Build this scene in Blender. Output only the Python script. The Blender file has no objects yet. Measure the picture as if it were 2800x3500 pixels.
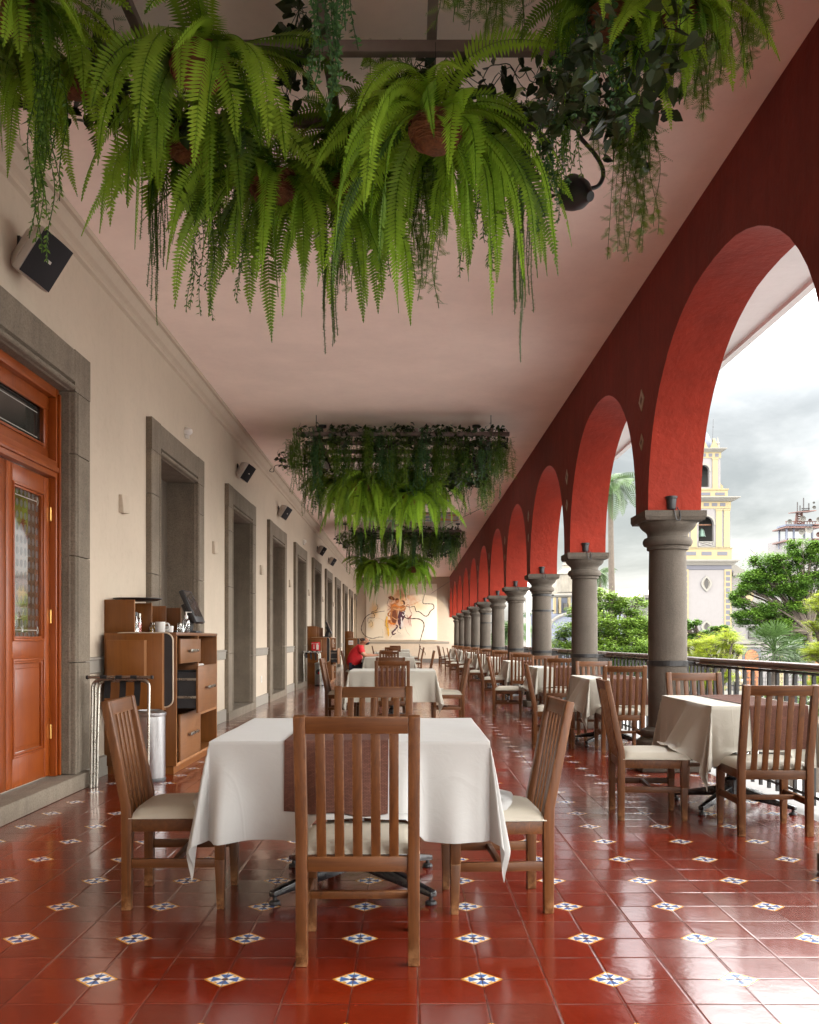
import bpy, bmesh, math, random
from mathutils import Vector, Matrix
R = math.radians
PI = math.pi
scene = bpy.context.scene
col = scene.collection
F, CX, CY, HC = 3218.0, 1395.0, 2186.0, 1.2

def at(px, py, d):
    """point seen at pixel (px, py) of the 2800x3500 photo at distance d along the gallery"""
    return Vector(((px - CX) * d / F, d, HC - (py - CY) * d / F))

# ------------------------------------------------------------------ objects
def tag(o, label=None, cat=None, group=None, kind=None):
    if label: o['label'] = label
    if cat: o['category'] = cat
    if group: o['group'] = group
    if kind: o['kind'] = kind
    return o

def thing(name, label, cat, loc=(0, 0, 0), rz=0.0, group=None):
    o = bpy.data.objects.new(name, None)
    o.empty_display_size = 0.1
    col.objects.link(o)
    o.location = loc
    o.rotation_euler = (0, 0, rz)
    return tag(o, label, cat, group)

KIDS = {}
def link(name, me, parent=None):
    o = bpy.data.objects.new(name, me)
    col.objects.link(o)
    if parent is not None:
        o.parent = parent
        KIDS.setdefault(parent, []).append(o)
    return o

def copy_tree(o, loc=None, rz=None, label=None, group=None, parent=None):
    c = o.copy()
    col.objects.link(c)
    if parent is not None:
        c.parent = parent
        KIDS.setdefault(parent, []).append(c)
    if loc is not None: c.location = loc
    if rz is not None: c.rotation_euler = (0, 0, rz)
    if label: c['label'] = label
    if group: c['group'] = group
    for ch in KIDS.get(o, []):
        copy_tree(ch, parent=c)
    return c

class MB:
    def __init__(s):
        s.v = []; s.f = []; s.mi = []; s.tint = []; s.cur = 0; s.t = 0.5
    def add(s, vs, fs):
        b = len(s.v)
        s.v += [tuple(p) for p in vs]
        s.tint += [s.t] * len(vs)
        s.f += [tuple(i + b for i in f) for f in fs]
        s.mi += [s.cur] * len(fs)
        return s
    def box(s, x0, x1, y0, y1, z0, z1):
        vs = [(x, y, z) for z in (z0, z1) for y in (y0, y1) for x in (x0, x1)]
        return s.add(vs, [(0, 2, 3, 1), (4, 5, 7, 6), (0, 1, 5, 4), (2, 6, 7, 3), (0, 4, 6, 2), (1, 3, 7, 5)])
    def hexa(s, lo, hi):
        """lo, hi: four points each, same winding"""
        return s.add(list(lo) + list(hi), [(3, 2, 1, 0), (4, 5, 6, 7)] + [(i, (i + 1) % 4, 4 + (i + 1) % 4, 4 + i) for i in range(4)])
    def prism(s, poly, axis, a0, a1):
        """poly: 2-D points in the other two axes (xyz order), extruded along axis"""
        def p3(p, a):
            return {'x': (a, p[0], p[1]), 'y': (p[0], a, p[1]), 'z': (p[0], p[1], a)}[axis]
        n = len(poly)
        vs = [p3(p, a0) for p in poly] + [p3(p, a1) for p in poly]
        return s.add(vs, [tuple(range(n))[::-1], tuple(range(n, 2 * n))] + [(i, (i + 1) % n, n + (i + 1) % n, n + i) for i in range(n)])
    def tube(s, path, r, n=8, caps=True):
        path = [Vector(p) for p in path]
        rs = r if isinstance(r, (list, tuple)) else [r] * len(path)
        vs = []; up = None
        for i, p in enumerate(path):
            d = (path[min(i + 1, len(path) - 1)] - path[max(i - 1, 0)])
            if d.length < 1e-9: d = Vector((0, 0, 1))
            d.normalize()
            if up is None:
                up = Vector((0, 0, 1)) if abs(d.z) < .9 else Vector((1, 0, 0))
            a = d.cross(up)
            if a.length < 1e-6: a = d.cross(Vector((0.3, 1, 0.2)))
            a.normalize(); b = a.cross(d).normalized(); up = b
            for k in range(n):
                t = 2 * PI * k / n
                vs.append(p + (a * math.cos(t) + b * math.sin(t)) * rs[i])
        fs = []
        for i in range(len(path) - 1):
            for k in range(n):
                fs.append((i * n + k, i * n + (k + 1) % n, (i + 1) * n + (k + 1) % n, (i + 1) * n + k))
        if caps:
            fs.append(tuple(range(n))[::-1]); fs.append(tuple(range((len(path) - 1) * n, len(path) * n)))
        return s.add(vs, fs)
    def lathe(s, prof, c=(0, 0, 0), n=24, mat=None, caps=True):
        vs = []
        for r, z in prof:
            for k in range(n):
                t = 2 * PI * k / n
                vs.append(Vector((r * math.cos(t), r * math.sin(t), z)))
        if mat is not None: vs = [mat @ v for v in vs]
        vs = [v + Vector(c) for v in vs]
        fs = []
        for i in range(len(prof) - 1):
            for k in range(n):
                fs.append((i * n + k, i * n + (k + 1) % n, (i + 1) * n + (k + 1) % n, (i + 1) * n + k))
        if caps:
            fs.append(tuple(range(n))[::-1]); fs.append(tuple(range((len(prof) - 1) * n, len(prof) * n)))
        return s.add(vs, fs)
    def mesh(s, name, mats, smooth=False, bevel=0, seg=2, tint=False, angle=40):
        me = bpy.data.meshes.new(name)
        me.from_pydata(s.v, [], s.f)
        for m in (mats if isinstance(mats, (list, tuple)) else [mats]): me.materials.append(m)
        if any(s.mi): me.polygons.foreach_set('material_index', s.mi)
        if tint:
            a = me.attributes.new('tint', 'FLOAT', 'POINT')
            a.data.foreach_set('value', s.tint)
        if bevel:
            bm = bmesh.new(); bm.from_mesh(me)
            es = [e for e in bm.edges if len(e.link_faces) == 2 and e.calc_face_angle(0) > R(30)]
            bmesh.ops.bevel(bm, geom=es, offset=bevel, segments=seg, affect='EDGES', profile=.5)
            bm.to_mesh(me); bm.free()
        if smooth or bevel:
            me.polygons.foreach_set('use_smooth', [True] * len(me.polygons))
            if hasattr(me, 'set_sharp_from_angle'): me.set_sharp_from_angle(angle=R(angle))
        me.update()
        return me
    def build(s, name, mats, parent=None, **k):
        return link(name, s.mesh(name, mats, **k), parent)

def smooth01(t):
    t = max(0., min(1., t)); return t * t * (3 - 2 * t)

def catmull(pts, k=8):
    pts = [Vector(p) for p in pts]
    P = [pts[0] * 2 - pts[1]] + pts + [pts[-1] * 2 - pts[-2]]
    out = []
    for i in range(1, len(P) - 2):
        for j in range(k):
            t = j / k
            a, b, c, d = P[i - 1], P[i], P[i + 1], P[i + 2]
            out.append(.5 * ((2 * b) + (c - a) * t + (2 * a - 5 * b + 4 * c - d) * t * t + (3 * b - a - 3 * c + d) * t ** 3))
    out.append(pts[-1])
    return out

# ------------------------------------------------------------------ materials
def new_mat(name):
    m = bpy.data.materials.new(name); m.use_nodes = True
    nt = m.node_tree; nt.nodes.clear()
    out = nt.nodes.new('ShaderNodeOutputMaterial')
    return m, nt, out

class N:
    """tiny node helper"""
    def __init__(s, nt): s.nt = nt
    def n(s, t, **kw):
        x = s.nt.nodes.new(t)
        for k, v in kw.items():
            if k.startswith('i_'):
                x.inputs[k[2:].replace('_', ' ')].default_value = v
            else: setattr(x, k, v)
        return x
    def l(s, a, b): s.nt.links.new(a, b)
    def val(s, a, sock):
        if hasattr(a, 'links') or isinstance(a, bpy.types.NodeSocket): s.l(a, sock)
        else: sock.default_value = a
    def math(s, op, a, b=0.0, c=None, clamp=False):
        x = s.n('ShaderNodeMath', operation=op, use_clamp=clamp)
        s.val(a, x.inputs[0]); s.val(b, x.inputs[1])
        if c is not None: s.val(c, x.inputs[2])
        return x.outputs[0]
    def mix(s, f, a, b, mode='MIX'):
        x = s.n('ShaderNodeMix', data_type='RGBA', blend_type=mode)
        s.val(f, x.inputs[0])
        for v, k in ((a, 6), (b, 7)):
            if isinstance(v, (tuple, list)): x.inputs[k].default_value = (*v[:3], 1)
            else: s.l(v, x.inputs[k])
        return x.outputs[2]
    def noise(s, vec, scale, detail=4, rough=.55, dist=0.0):
        x = s.n('ShaderNodeTexNoise')
        x.inputs['Scale'].default_value = scale; x.inputs['Detail'].default_value = detail
        x.inputs['Roughness'].default_value = rough; x.inputs['Distortion'].default_value = dist
        if vec is not None: s.l(vec, x.inputs['Vector'])
        return x.outputs['Fac']
    def mapping(s, vec, scale=(1, 1, 1), loc=(0, 0, 0)):
        x = s.n('ShaderNodeMapping')
        x.inputs['Scale'].default_value = scale; x.inputs['Location'].default_value = loc
        s.l(vec, x.inputs['Vector']); return x.outputs[0]
    def ramp(s, f, stops):
        x = s.n('ShaderNodeValToRGB'); e = x.color_ramp.elements
        while len(e) < len(stops): e.new(.5)
        for i, (p, c) in enumerate(stops):
            e[i].position = p; e[i].color = (*(c if isinstance(c, (tuple, list)) else (c, c, c)), 1)
        s.l(f, x.inputs[0]); return x.outputs[0]
    def bump(s, h, strength=.3, dist=.01, normal=None):
        x = s.n('ShaderNodeBump'); x.inputs['Strength'].default_value = strength; x.inputs['Distance'].default_value = dist
        s.l(h, x.inputs['Height'])
        if normal is not None: s.l(normal, x.inputs['Normal'])
        return x.outputs[0]

def sc(c, k): return tuple(min(1, x * k) for x in c)

def simple(name, color, rough=.5, metal=0.0, var=.15, scale=6., bump=.0, bscale=60., spec=.5, coat=0.0, world=False, stretch=None, random_obj=0.0, dirt=0.0):
    m, nt, out = new_mat(name); q = N(nt)
    tc = q.n('ShaderNodeTexCoord')
    vec = tc.outputs['Object']
    if world: vec = q.n('ShaderNodeNewGeometry').outputs['Position']
    if stretch: vec = q.mapping(vec, stretch)
    p = q.n('ShaderNodeBsdfPrincipled')
    f = q.noise(vec, scale, 6, .6)
    c = q.mix(q.ramp(f, [(.3, 0.), (.7, 1.)]), sc(color, 1 - var), sc(color, 1 + var))
    if dirt:
        f2 = q.noise(vec, scale * .23, 5, .65)
        c = q.mix(q.math('MULTIPLY', q.ramp(f2, [(.42, 0.), (.72, 1.)]), dirt), c, sc(color, .35))
    if random_obj:
        oi = q.n('ShaderNodeObjectInfo')
        k = q.math('MULTIPLY_ADD', oi.outputs['Random'], random_obj, 1 - random_obj / 2)
        hsv = q.n('ShaderNodeHueSaturation'); q.l(k, hsv.inputs['Value']); q.l(c, hsv.inputs['Color']); c = hsv.outputs[0]
    q.l(c, p.inputs['Base Color'])
    r = q.math('MULTIPLY_ADD', f, .25, rough - .12, clamp=True)
    q.l(r, p.inputs['Roughness'])
    p.inputs['Metallic'].default_value = metal
    p.inputs['Specular IOR Level'].default_value = spec
    p.inputs['Coat Weight'].default_value = coat
    if bump:
        h = q.noise(vec, bscale, 5, .6)
        q.l(q.bump(h, bump, .01), p.inputs['Normal'])
    q.l(p.outputs[0], out.inputs[0])
    return m

def wood(name, dark, light, axis='z', scale=1.0, rough=.42, coat=.15, grain=1.0, wear=0.0):
    m, nt, out = new_mat(name); q = N(nt)
    tc = q.n('ShaderNodeTexCoord'); oi = q.n('ShaderNodeObjectInfo')
    off = q.n('ShaderNodeVectorMath', operation='ADD')
    q.l(tc.outputs['Object'], off.inputs[0])
    rv = q.n('ShaderNodeCombineXYZ')
    for i in range(3): q.l(q.math('MULTIPLY', oi.outputs['Random'], 7.3 + i * 3.1), rv.inputs[i])
    q.l(rv.outputs[0], off.inputs[1])
    s = {'x': (1.2, 22, 22), 'y': (22, 1.2, 22), 'z': (22, 22, 1.2)}[axis]
    v = q.mapping(off.outputs[0], tuple(k * scale for k in s))
    f = q.noise(v, 1.4, 6, .6, 1.2)
    f2 = q.noise(off.outputs[0], 3.0, 4, .6)
    f3 = q.noise(q.mapping(off.outputs[0], tuple(k * scale * 4 for k in s)), 2.2, 3, .7)
    c = q.mix(q.ramp(f, [(.28, 0.), (.72, 1.)]), dark, light)
    c = q.mix(q.math('MULTIPLY', q.ramp(f3, [(.5, 0.), (.8, 1.)]), .5 * grain), c, sc(dark, .5))
    c = q.mix(q.math('MULTIPLY', q.ramp(f2, [(.35, 0.), (.75, 1.)]), .45), c, sc(light, 1.3))
    hsv = q.n('ShaderNodeHueSaturation')
    q.l(q.math('MULTIPLY_ADD', oi.outputs['Random'], .35, .82), hsv.inputs['Value']); q.l(c, hsv.inputs['Color'])
    colr = hsv.outputs[0]
    if wear:
        bv = q.n('ShaderNodeBevel', samples=4); bv.inputs['Radius'].default_value = .007
        ge = q.n('ShaderNodeNewGeometry'); dt = q.n('ShaderNodeVectorMath', operation='DOT_PRODUCT')
        q.l(bv.outputs[0], dt.inputs[0]); q.l(ge.outputs['True Normal'], dt.inputs[1])
        nn = q.noise(off.outputs[0], 26, 4, .7)
        ed = q.math('MULTIPLY', q.ramp(dt.outputs['Value'], [(.80, 1.), (.985, 0.)]), q.ramp(nn, [(.42, 0.), (.6, 1.)]))
        so_ = q.n('ShaderNodeSeparateXYZ'); q.l(tc.outputs['Object'], so_.inputs[0])
        ft = q.math('MULTIPLY', q.ramp(so_.outputs[2], [(.0, 1.), (.10, 0.)]), q.ramp(nn, [(.40, 0.), (.62, .8)]))
        colr = q.mix(q.math('MULTIPLY', q.math('MAXIMUM', ed, ft), wear), colr, (.42, .22, .10))
    p = q.n('ShaderNodeBsdfPrincipled'); q.l(colr, p.inputs['Base Color'])
    q.l(q.math('MULTIPLY_ADD', f2, .3, rough - .15), p.inputs['Roughness'])
    p.inputs['Coat Weight'].default_value = coat; p.inputs['Coat Roughness'].default_value = .3; p.inputs['Specular IOR Level'].default_value = .35
    q.l(q.bump(f3, .12, .004), p.inputs['Normal'])
    q.l(p.outputs[0], out.inputs[0])
    return m

def foliage(name, dark, light, trans=.35, rough=.45, random_obj=.25, spec=.3):
    m, nt, out = new_mat(name); q = N(nt)
    at_ = q.n('ShaderNodeAttribute', attribute_name='tint')
    oi = q.n('ShaderNodeObjectInfo')
    geo = q.n('ShaderNodeNewGeometry')
    f = q.noise(geo.outputs['Position'], 9., 3, .6)
    t = q.math('ADD', at_.outputs['Fac'], q.math('MULTIPLY', q.math('SUBTRACT', f, .5), .7), clamp=True)
    c = q.mix(t, dark, light)
    hsv = q.n('ShaderNodeHueSaturation')
    q.l(q.math('MULTIPLY_ADD', oi.outputs['Random'], random_obj, 1 - random_obj / 2), hsv.inputs['Value']); q.l(c, hsv.inputs['Color'])
    p = q.n('ShaderNodeBsdfPrincipled'); q.l(hsv.outputs[0], p.inputs['Base Color'])
    p.inputs['Roughness'].default_value = rough; p.inputs['Specular IOR Level'].default_value = spec
    tr = q.n('ShaderNodeBsdfTranslucent')
    q.l(q.mix(.5, hsv.outputs[0], sc(light, 1.3)), tr.inputs['Color'])
    mx = q.n('ShaderNodeMixShader'); mx.inputs[0].default_value = trans
    q.l(p.outputs[0], mx.inputs[1]); q.l(tr.outputs[0], mx.inputs[2])
    q.l(mx.outputs[0], out.inputs[0])
    return m

def floor_mat():
    m, nt, out = new_mat('glazed_tile_floor'); q = N(nt)
    T = .22675
    g = q.n('ShaderNodeNewGeometry')
    sx = q.n('ShaderNodeSeparateXYZ'); q.l(g.outputs['Position'], sx.inputs[0])
    u = q.math('DIVIDE', q.math('SUBTRACT', sx.outputs[0], -.193), T)
    v = q.math('DIVIDE', q.math('SUBTRACT', sx.outputs[1], 3.326), T)
    # cell id
    cu, cv = q.math('FLOOR', u), q.math('FLOOR', v)
    cid = q.n('ShaderNodeCombineXYZ'); q.l(cu, cid.inputs[0]); q.l(cv, cid.inputs[1])
    wn = q.n('ShaderNodeTexWhiteNoise', noise_dimensions='3D'); q.l(cid.outputs[0], wn.inputs['Vector'])
    fu = q.math('ABSOLUTE', q.math('SUBTRACT', u, q.math('ROUND', u)))
    fv = q.math('ABSOLUTE', q.math('SUBTRACT', v, q.math('ROUND', v)))
    wob = q.math('MULTIPLY', q.math('SUBTRACT', q.noise(g.outputs['Position'], 25, 2), .5), .006)
    dline = q.math('MULTIPLY', q.math('ADD', q.math('MINIMUM', fu, fv), wob), T)     # metres to grout centre
    grout = q.ramp(q.math('DIVIDE', dline, .004), [(.30, 1.), (.58, 0.)])
    groove = q.ramp(q.math('DIVIDE', dline, .008), [(.1, 0.), (.9, 1.)])
    # diamond: every second crossing
    u2, v2 = q.math('DIVIDE', u, 2.), q.math('DIVIDE', v, 2.)
    au = q.math('MULTIPLY', q.math('ABSOLUTE', q.math('SUBTRACT', u2, q.math('ROUND', u2))), 2 * T)
    av = q.math('MULTIPLY', q.math('ABSOLUTE', q.math('SUBTRACT', v2, q.math('ROUND', v2))), 2 * T)
    d = q.math('ADD', au, av)
    def step(x, e, w=.0012):    # 1 where x < e
        return q.math('SUBTRACT', 1., q.math('DIVIDE', q.math('SUBTRACT', x, e - w), 2 * w, clamp=True), clamp=True)
    wob2 = q.math('MULTIPLY', q.math('SUBTRACT', q.noise(g.outputs['Position'], 60, 3), .5), .012)
    dd = q.math('ADD', d, wob2)
    inside = step(d, .0765)
    inner = step(dd, .066)
    mx_, mn_ = q.math('MAXIMUM', au, av), q.math('MINIMUM', au, av)
    # petals along the four corner directions, widening then closing
    pw = q.math('MULTIPLY', q.math('SUBTRACT', mx_, .006), .62)
    petal = q.math('MULTIPLY', step(q.math('SUBTRACT', mn_, pw), 0.), q.math('MULTIPLY', step(mx_, .047, .002), step(q.math('MULTIPLY', mx_, -1.), -.014)))
    rad = q.math('SQRT', q.math('ADD', q.math('MULTIPLY', au, au), q.math('MULTIPLY', av, av)))
    centre = step(rad, .0125)
    # ochre curls between petals
    cur = q.math('ABSOLUTE', q.math('SUBTRACT', q.math('ADD', rad, wob2), .041))
    curl = q.math('MULTIPLY', step(cur, .004), step(q.math('ABSOLUTE', q.math('SUBTRACT', au, av)), .013))
    bw = q.noise(g.outputs['Position'], 90, 2)
    blue = q.mix(bw, (.03, .07, .26), (.10, .22, .52))
    c = q.mix(inner, (.62, .30, .035), (.78, .76, .68))
    c = q.mix(petal, c, blue)
    c = q.mix(curl, c, (.55, .30, .06))
    c = q.mix(centre, c, (.12, .03, .02))
    # terracotta
    n1 = q.noise(g.outputs['Position'], 2.2, 6, .65); n2 = q.noise(g.outputs['Position'], 38, 5, .7)
    base = q.mix(q.ramp(n1, [(.3, 0.), (.7, 1.)]), (.135, .0105, .0022), (.19, .0175, .004))
    base = q.mix(q.math('MULTIPLY', wn.outputs['Value'], .75), base, (.10, .0125, .0055))
    base = q.mix(q.math('MULTIPLY', q.ramp(n2, [(.6, 0.), (.82, 1.)]), .25), base, (.22, .075, .04))
    n3 = q.noise(g.outputs['Position'], 95, 2, .5)
    base = q.mix(q.math('MULTIPLY', q.ramp(n3, [(.70, 0.), (.78, 1.)]), .5), base, (.05, .02, .015))
    c = q.mix(inside, base, c)
    gn = q.noise(g.outputs['Position'], 5, 3)
    c = q.mix(q.math('MULTIPLY', grout, .9), c, q.mix(q.ramp(gn, [(.45, 0.), (.6, 1.)]), (.016, .009, .008), (.10, .07, .055)))
    p = q.n('ShaderNodeBsdfPrincipled'); q.l(c, p.inputs['Base Color'])
    ro = q.math('ADD', q.math('MULTIPLY', q.ramp(n1, [(.3, 0.), (.75, 1.)]), .14), .10)
    ro = q.math('ADD', ro, q.math('MULTIPLY', n2, .10))
    ro = q.math('ADD', ro, q.math('MULTIPLY', grout, .45), clamp=True)
    q.l(ro, p.inputs['Roughness'])
    p.inputs['IOR'].default_value = 1.4; p.inputs['Specular IOR Level'].default_value = .12
    p.inputs['Coat Weight'].default_value = .78; p.inputs['Coat IOR'].default_value = 1.72
    n5 = q.noise(g.outputs['Position'], .9, 5, .6)
    q.l(q.math('ADD', q.math('MULTIPLY', q.ramp(n5, [(.35, 0.), (.7, 1.)]), .10), q.math('MULTIPLY_ADD', wn.outputs['Value'], .045, .075)), p.inputs['Coat Roughness'])
    # each tile lies a hair out of level
    tilt = q.n('ShaderNodeVectorMath', operation='SUBTRACT'); q.l(wn.outputs['Color'], tilt.inputs[0]); tilt.inputs[1].default_value = (.5, .5, .5)
    tsc = q.n('ShaderNodeVectorMath', operation='MULTIPLY'); q.l(tilt.outputs[0], tsc.inputs[0]); tsc.inputs[1].default_value = (.012, .022, 0)
    ta = q.n('ShaderNodeVectorMath', operation='ADD'); q.l(g.outputs['Normal'], ta.inputs[0]); q.l(tsc.outputs[0], ta.inputs[1])
    tn = q.n('ShaderNodeVectorMath', operation='NORMALIZE'); q.l(ta.outputs[0], tn.inputs[0])
    b1 = q.bump(groove, .22, .003, tn.outputs[0])
    b2 = q.bump(q.noise(g.outputs['Position'], 7, 3), .10, .012, b1)
    b3 = q.bump(n2, .05, .002, b2)
    q.l(b3, p.inputs['Normal']); q.l(b3, p.inputs['Coat Normal'])
    q.l(p.outputs[0], out.inputs[0])
    return m

def plaster(name, color, var=.08, bump=.25, bscale=22., streak=0.0, rough=.85, dirt=.1):
    m, nt, out = new_mat(name); q = N(nt)
    g = q.n('ShaderNodeNewGeometry'); v = g.outputs['Position']
    f = q.noise(v, 1.6, 7, .65); f2 = q.noise(v, 14, 5, .6)
    c = q.mix(q.ramp(f, [(.3, 0.), (.7, 1.)]), sc(color, 1 - var), sc(color, 1 + var))
    c = q.mix(q.math('MULTIPLY', q.ramp(f2, [(.5, 0.), (.75, 1.)]), dirt), c, sc(color, .6))
    if streak:
        f3 = q.noise(q.mapping(v, (9, 9, .5)), 1.3, 5, .65)
        c = q.mix(q.math('MULTIPLY', q.ramp(f3, [(.45, 0.), (.7, 1.)]), streak), c, sc(color, .45))
    p = q.n('ShaderNodeBsdfPrincipled'); q.l(c, p.inputs['Base Color'])
    p.inputs['Roughness'].default_value = rough; p.inputs['Specular IOR Level'].default_value = .25
    h = q.math('ADD', q.noise(v, bscale, 6, .6), q.math('MULTIPLY', q.noise(v, bscale * .2, 3, .5), 1.5))
    q.l(q.bump(h, bump, .012), p.inputs['Normal'])
    q.l(p.outputs[0], out.inputs[0])
    return m

def stone(name, color, var=.22, bump=.5, speck=.7):
    m, nt, out = new_mat(name); q = N(nt)
    g = q.n('ShaderNodeNewGeometry'); v = g.outputs['Position']
    f = q.noise(v, 2.5, 7, .7); f2 = q.noise(v, 70, 4, .7); f4 = q.noise(v, 220, 2, .6)
    c = q.mix(q.ramp(f, [(.28, 0.), (.72, 1.)]), sc(color, 1 - var), sc(color, 1 + var))
    c = q.mix(q.math('MULTIPLY', q.ramp(f2, [(.42, 0.), (.7, 1.)]), speck), c, sc(color, .4))
    c = q.mix(q.math('MULTIPLY', q.ramp(f4, [(.55, 0.), (.8, 1.)]), speck * .55), c, sc(color, 1.6))
    f3 = q.noise(q.mapping(v, (7, 7, .6)), 1.1, 5, .6)
    c = q.mix(q.math('MULTIPLY', q.ramp(f3, [(.48, 0.), (.75, 1.)]), .45), c, sc(color, .45))
    p = q.n('ShaderNodeBsdfPrincipled'); q.l(c, p.inputs['Base Color'])
    p.inputs['Roughness'].default_value = .85; p.inputs['Specular IOR Level'].default_value = .3
    h = q.math('ADD', f2, q.math('MULTIPLY', f4, .5))
    q.l(q.bump(h, bump, .006), p.inputs['Normal'])
    q.l(p.outputs[0], out.inputs[0])
    return m

def weave(name, c1, c2, scale=160., rough=.9):
    m, nt, out = new_mat(name); q = N(nt)
    tc = q.n('ShaderNodeTexCoord')
    ck = q.n('ShaderNodeTexBrick'); ck.inputs['Scale'].default_value = scale
    q.l(tc.outputs['UV'], ck.inputs['Vector'])
    ck.inputs['Color1'].default_value = (*c1, 1); ck.inputs['Color2'].default_value = (*sc(c1, .7), 1); ck.inputs['Mortar'].default_value = (*c2, 1)
    ck.inputs['Mortar Size'].default_value = .035; ck.inputs['Bias'].default_value = 0
    ck.inputs['Brick Width'].default_value = .9; ck.inputs['Row Height'].default_value = .32
    f = q.noise(tc.outputs['Object'], 9, 5, .7)
    c = q.mix(q.math('MULTIPLY', f, .5), ck.outputs['Color'], sc(c2, .7))
    p = q.n('ShaderNodeBsdfPrincipled'); q.l(c, p.inputs['Base Color']); p.inputs['Roughness'].default_value = rough
    p.inputs['Specular IOR Level'].default_value = .2
    q.l(q.bump(ck.outputs['Fac'], .4, .002), p.inputs['Normal'])
    q.l(p.outputs[0], out.inputs[0])
    return m

def cloth_mat(name, color):
    m, nt, out = new_mat(name); q = N(nt)
    tc = q.n('ShaderNodeTexCoord')
    f = q.noise(tc.outputs['Object'], 3.0, 5, .6)
    c = q.mix(f, sc(color, .93), sc(color, 1.04))
    p = q.n('ShaderNodeBsdfPrincipled'); q.l(c, p.inputs['Base Color']); p.inputs['Roughness'].default_value = .85
    p.inputs['Specular IOR Level'].default_value = .2; p.inputs['Sheen Weight'].default_value = .15
    cr = q.noise(tc.outputs['Object'], 9.0, 4, .6, .8)
    fine = q.noise(tc.outputs['Object'], 420., 2, .5)
    so_ = q.n('ShaderNodeSeparateXYZ'); q.l(tc.outputs['Object'], so_.inputs[0])
    ck = q.math('MINIMUM', q.math('ABSOLUTE', q.math('SUBTRACT', q.math('FRACT', q.math('MULTIPLY', so_.outputs[0], 2.4)), .5)), q.math('ABSOLUTE', q.math('SUBTRACT', q.math('FRACT', q.math('MULTIPLY', so_.outputs[1], 2.4)), .5)))
    b = q.bump(q.ramp(ck, [(0., 1.), (.012, 0.)]), .22, .004)
    b = q.bump(cr, .14, .02, b); b = q.bump(fine, .12, .001, b)
    q.l(b, p.inputs['Normal'])
    tr = q.n('ShaderNodeBsdfTranslucent'); q.l(c, tr.inputs['Color'])
    mx = q.n('ShaderNodeMixShader'); mx.inputs[0].default_value = .12
    q.l(p.outputs[0], mx.inputs[1]); q.l(tr.outputs[0], mx.inputs[2])
    q.l(mx.outputs[0], out.inputs[0])
    return m

def glass(name, tint=(.9, .95, .92), rough=.02, alpha=.35, refl=.5):
    m, nt, out = new_mat(name); q = N(nt)
    tr = q.n('ShaderNodeBsdfTransparent'); tr.inputs[0].default_value = (*tint, 1)
    gl = q.n('ShaderNodeBsdfGlossy'); gl.inputs['Roughness'].default_value = rough
    lw = q.n('ShaderNodeLayerWeight'); lw.inputs[0].default_value = .35
    mx = q.n('ShaderNodeMixShader')
    q.l(q.math('MULTIPLY_ADD', lw.outputs['Fresnel'], refl, alpha, clamp=True), mx.inputs[0])
    q.l(tr.outputs[0], mx.inputs[1]); q.l(gl.outputs[0], mx.inputs[2]); q.l(mx.outputs[0], out.inputs[0])
    return m

M = {}
M['floor'] = floor_mat()
M['wall'] = plaster('cream_wall_paint', (.50, .425, .335), .05, .15, 30, .035, .8, .14)
M['ceiling'] = plaster('ceiling_paint', (.95, .815, .74), .05, .10, 30, 0, .85, .08)
M['eave'] = plaster('white_eave_paint', (.72, .71, .70), .05, .15, 20)
M['red'] = plaster('red_lime_paint', (.175, .0235, .0165), .2, .5, 14, .28, .75, .3)
M['red_soffit_lit'] = plaster('red_lime_paint_lit', (.225, .020, .0085), .2, .7, 16, .12, .8, .18)  # same red paint, with the light on the soffits put into its colour
M['trim'] = plaster('grey_trim_paint', (.27, .25, .215), .06, .1, 40)
M['stone'] = stone('grey_brown_stone', (.195, .162, .122))
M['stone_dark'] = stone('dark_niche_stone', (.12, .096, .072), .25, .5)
M['column'] = stone('carved_column_stone', (.088, .073, .058), .22, .6, .4)
M['chair_z'] = wood('chair_wood_upright', (.042, .0125, .002), (.120, .040, .007), 'z', 1.0, .5, .04, 1.0, .75)
M['chair_x'] = wood('chair_wood_across', (.042, .0125, .002), (.120, .040, .007), 'x', 1.0, .5, .04, 1.0, .75)
M['chair_y'] = wood('chair_wood_deep', (.042, .0125, .002), (.120, .040, .007), 'y', 1.0, .5, .04, 1.0, .75)
M['station'] = wood('orange_veneer', (.105, .032, .003), (.17, .056, .007), 'z', .6, .4, .2, .5)
M['station_edge'] = wood('worn_veneer_edge', (.20, .08, .025), (.28, .13, .05), 'z', .6, .5, .1, .5)
M['drawer'] = wood('pale_veneer', (.125, .048, .013), (.18, .074, .023), 'y', .6, .45, .1, .5)
M['door'] = wood('varnished_door_wood', (.15, .024, .0025), (.26, .056, .005), 'z', .8, .35, .2, .5)
M['door_x'] = wood('varnished_door_wood_across', (.15, .024, .0025), (.26, .056, .005), 'y', .8, .35, .2, .5)
M['rail_wood'] = wood('dark_handrail_wood', (.055, .022, .012), (.12, .05, .025), 'y', 1., .3, .5)
M['cushion'] = simple('cream_leatherette', (.38, .35, .285), .5, 0, .04, 8, .25, 160)
M['cloth'] = cloth_mat('white_table_linen', (.43, .432, .42))
M['cloth_cream'] = cloth_mat('cream_table_linen', (.44, .42, .36))
M['runner'] = weave('brown_woven_runner', (.18, .080, .056), (.030, .011, .008), 62.)
M['iron'] = simple('black_iron', (.018, .017, .017), .45, .3, .3, 20, .2, 80)
M['black'] = simple('black_paint', (.02, .02, .022), .45, 0, .2, 12)
M['black_gloss'] = simple('black_gloss', (.012, .012, .014), .25, 0, .2, 12, coat=.3)
M['chrome'] = simple('worn_chrome', (.34, .32, .28), .28, 1., .12, 14)
M['steel'] = simple('brushed_steel', (.40, .40, .40), .36, 1., .08, 30)
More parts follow.
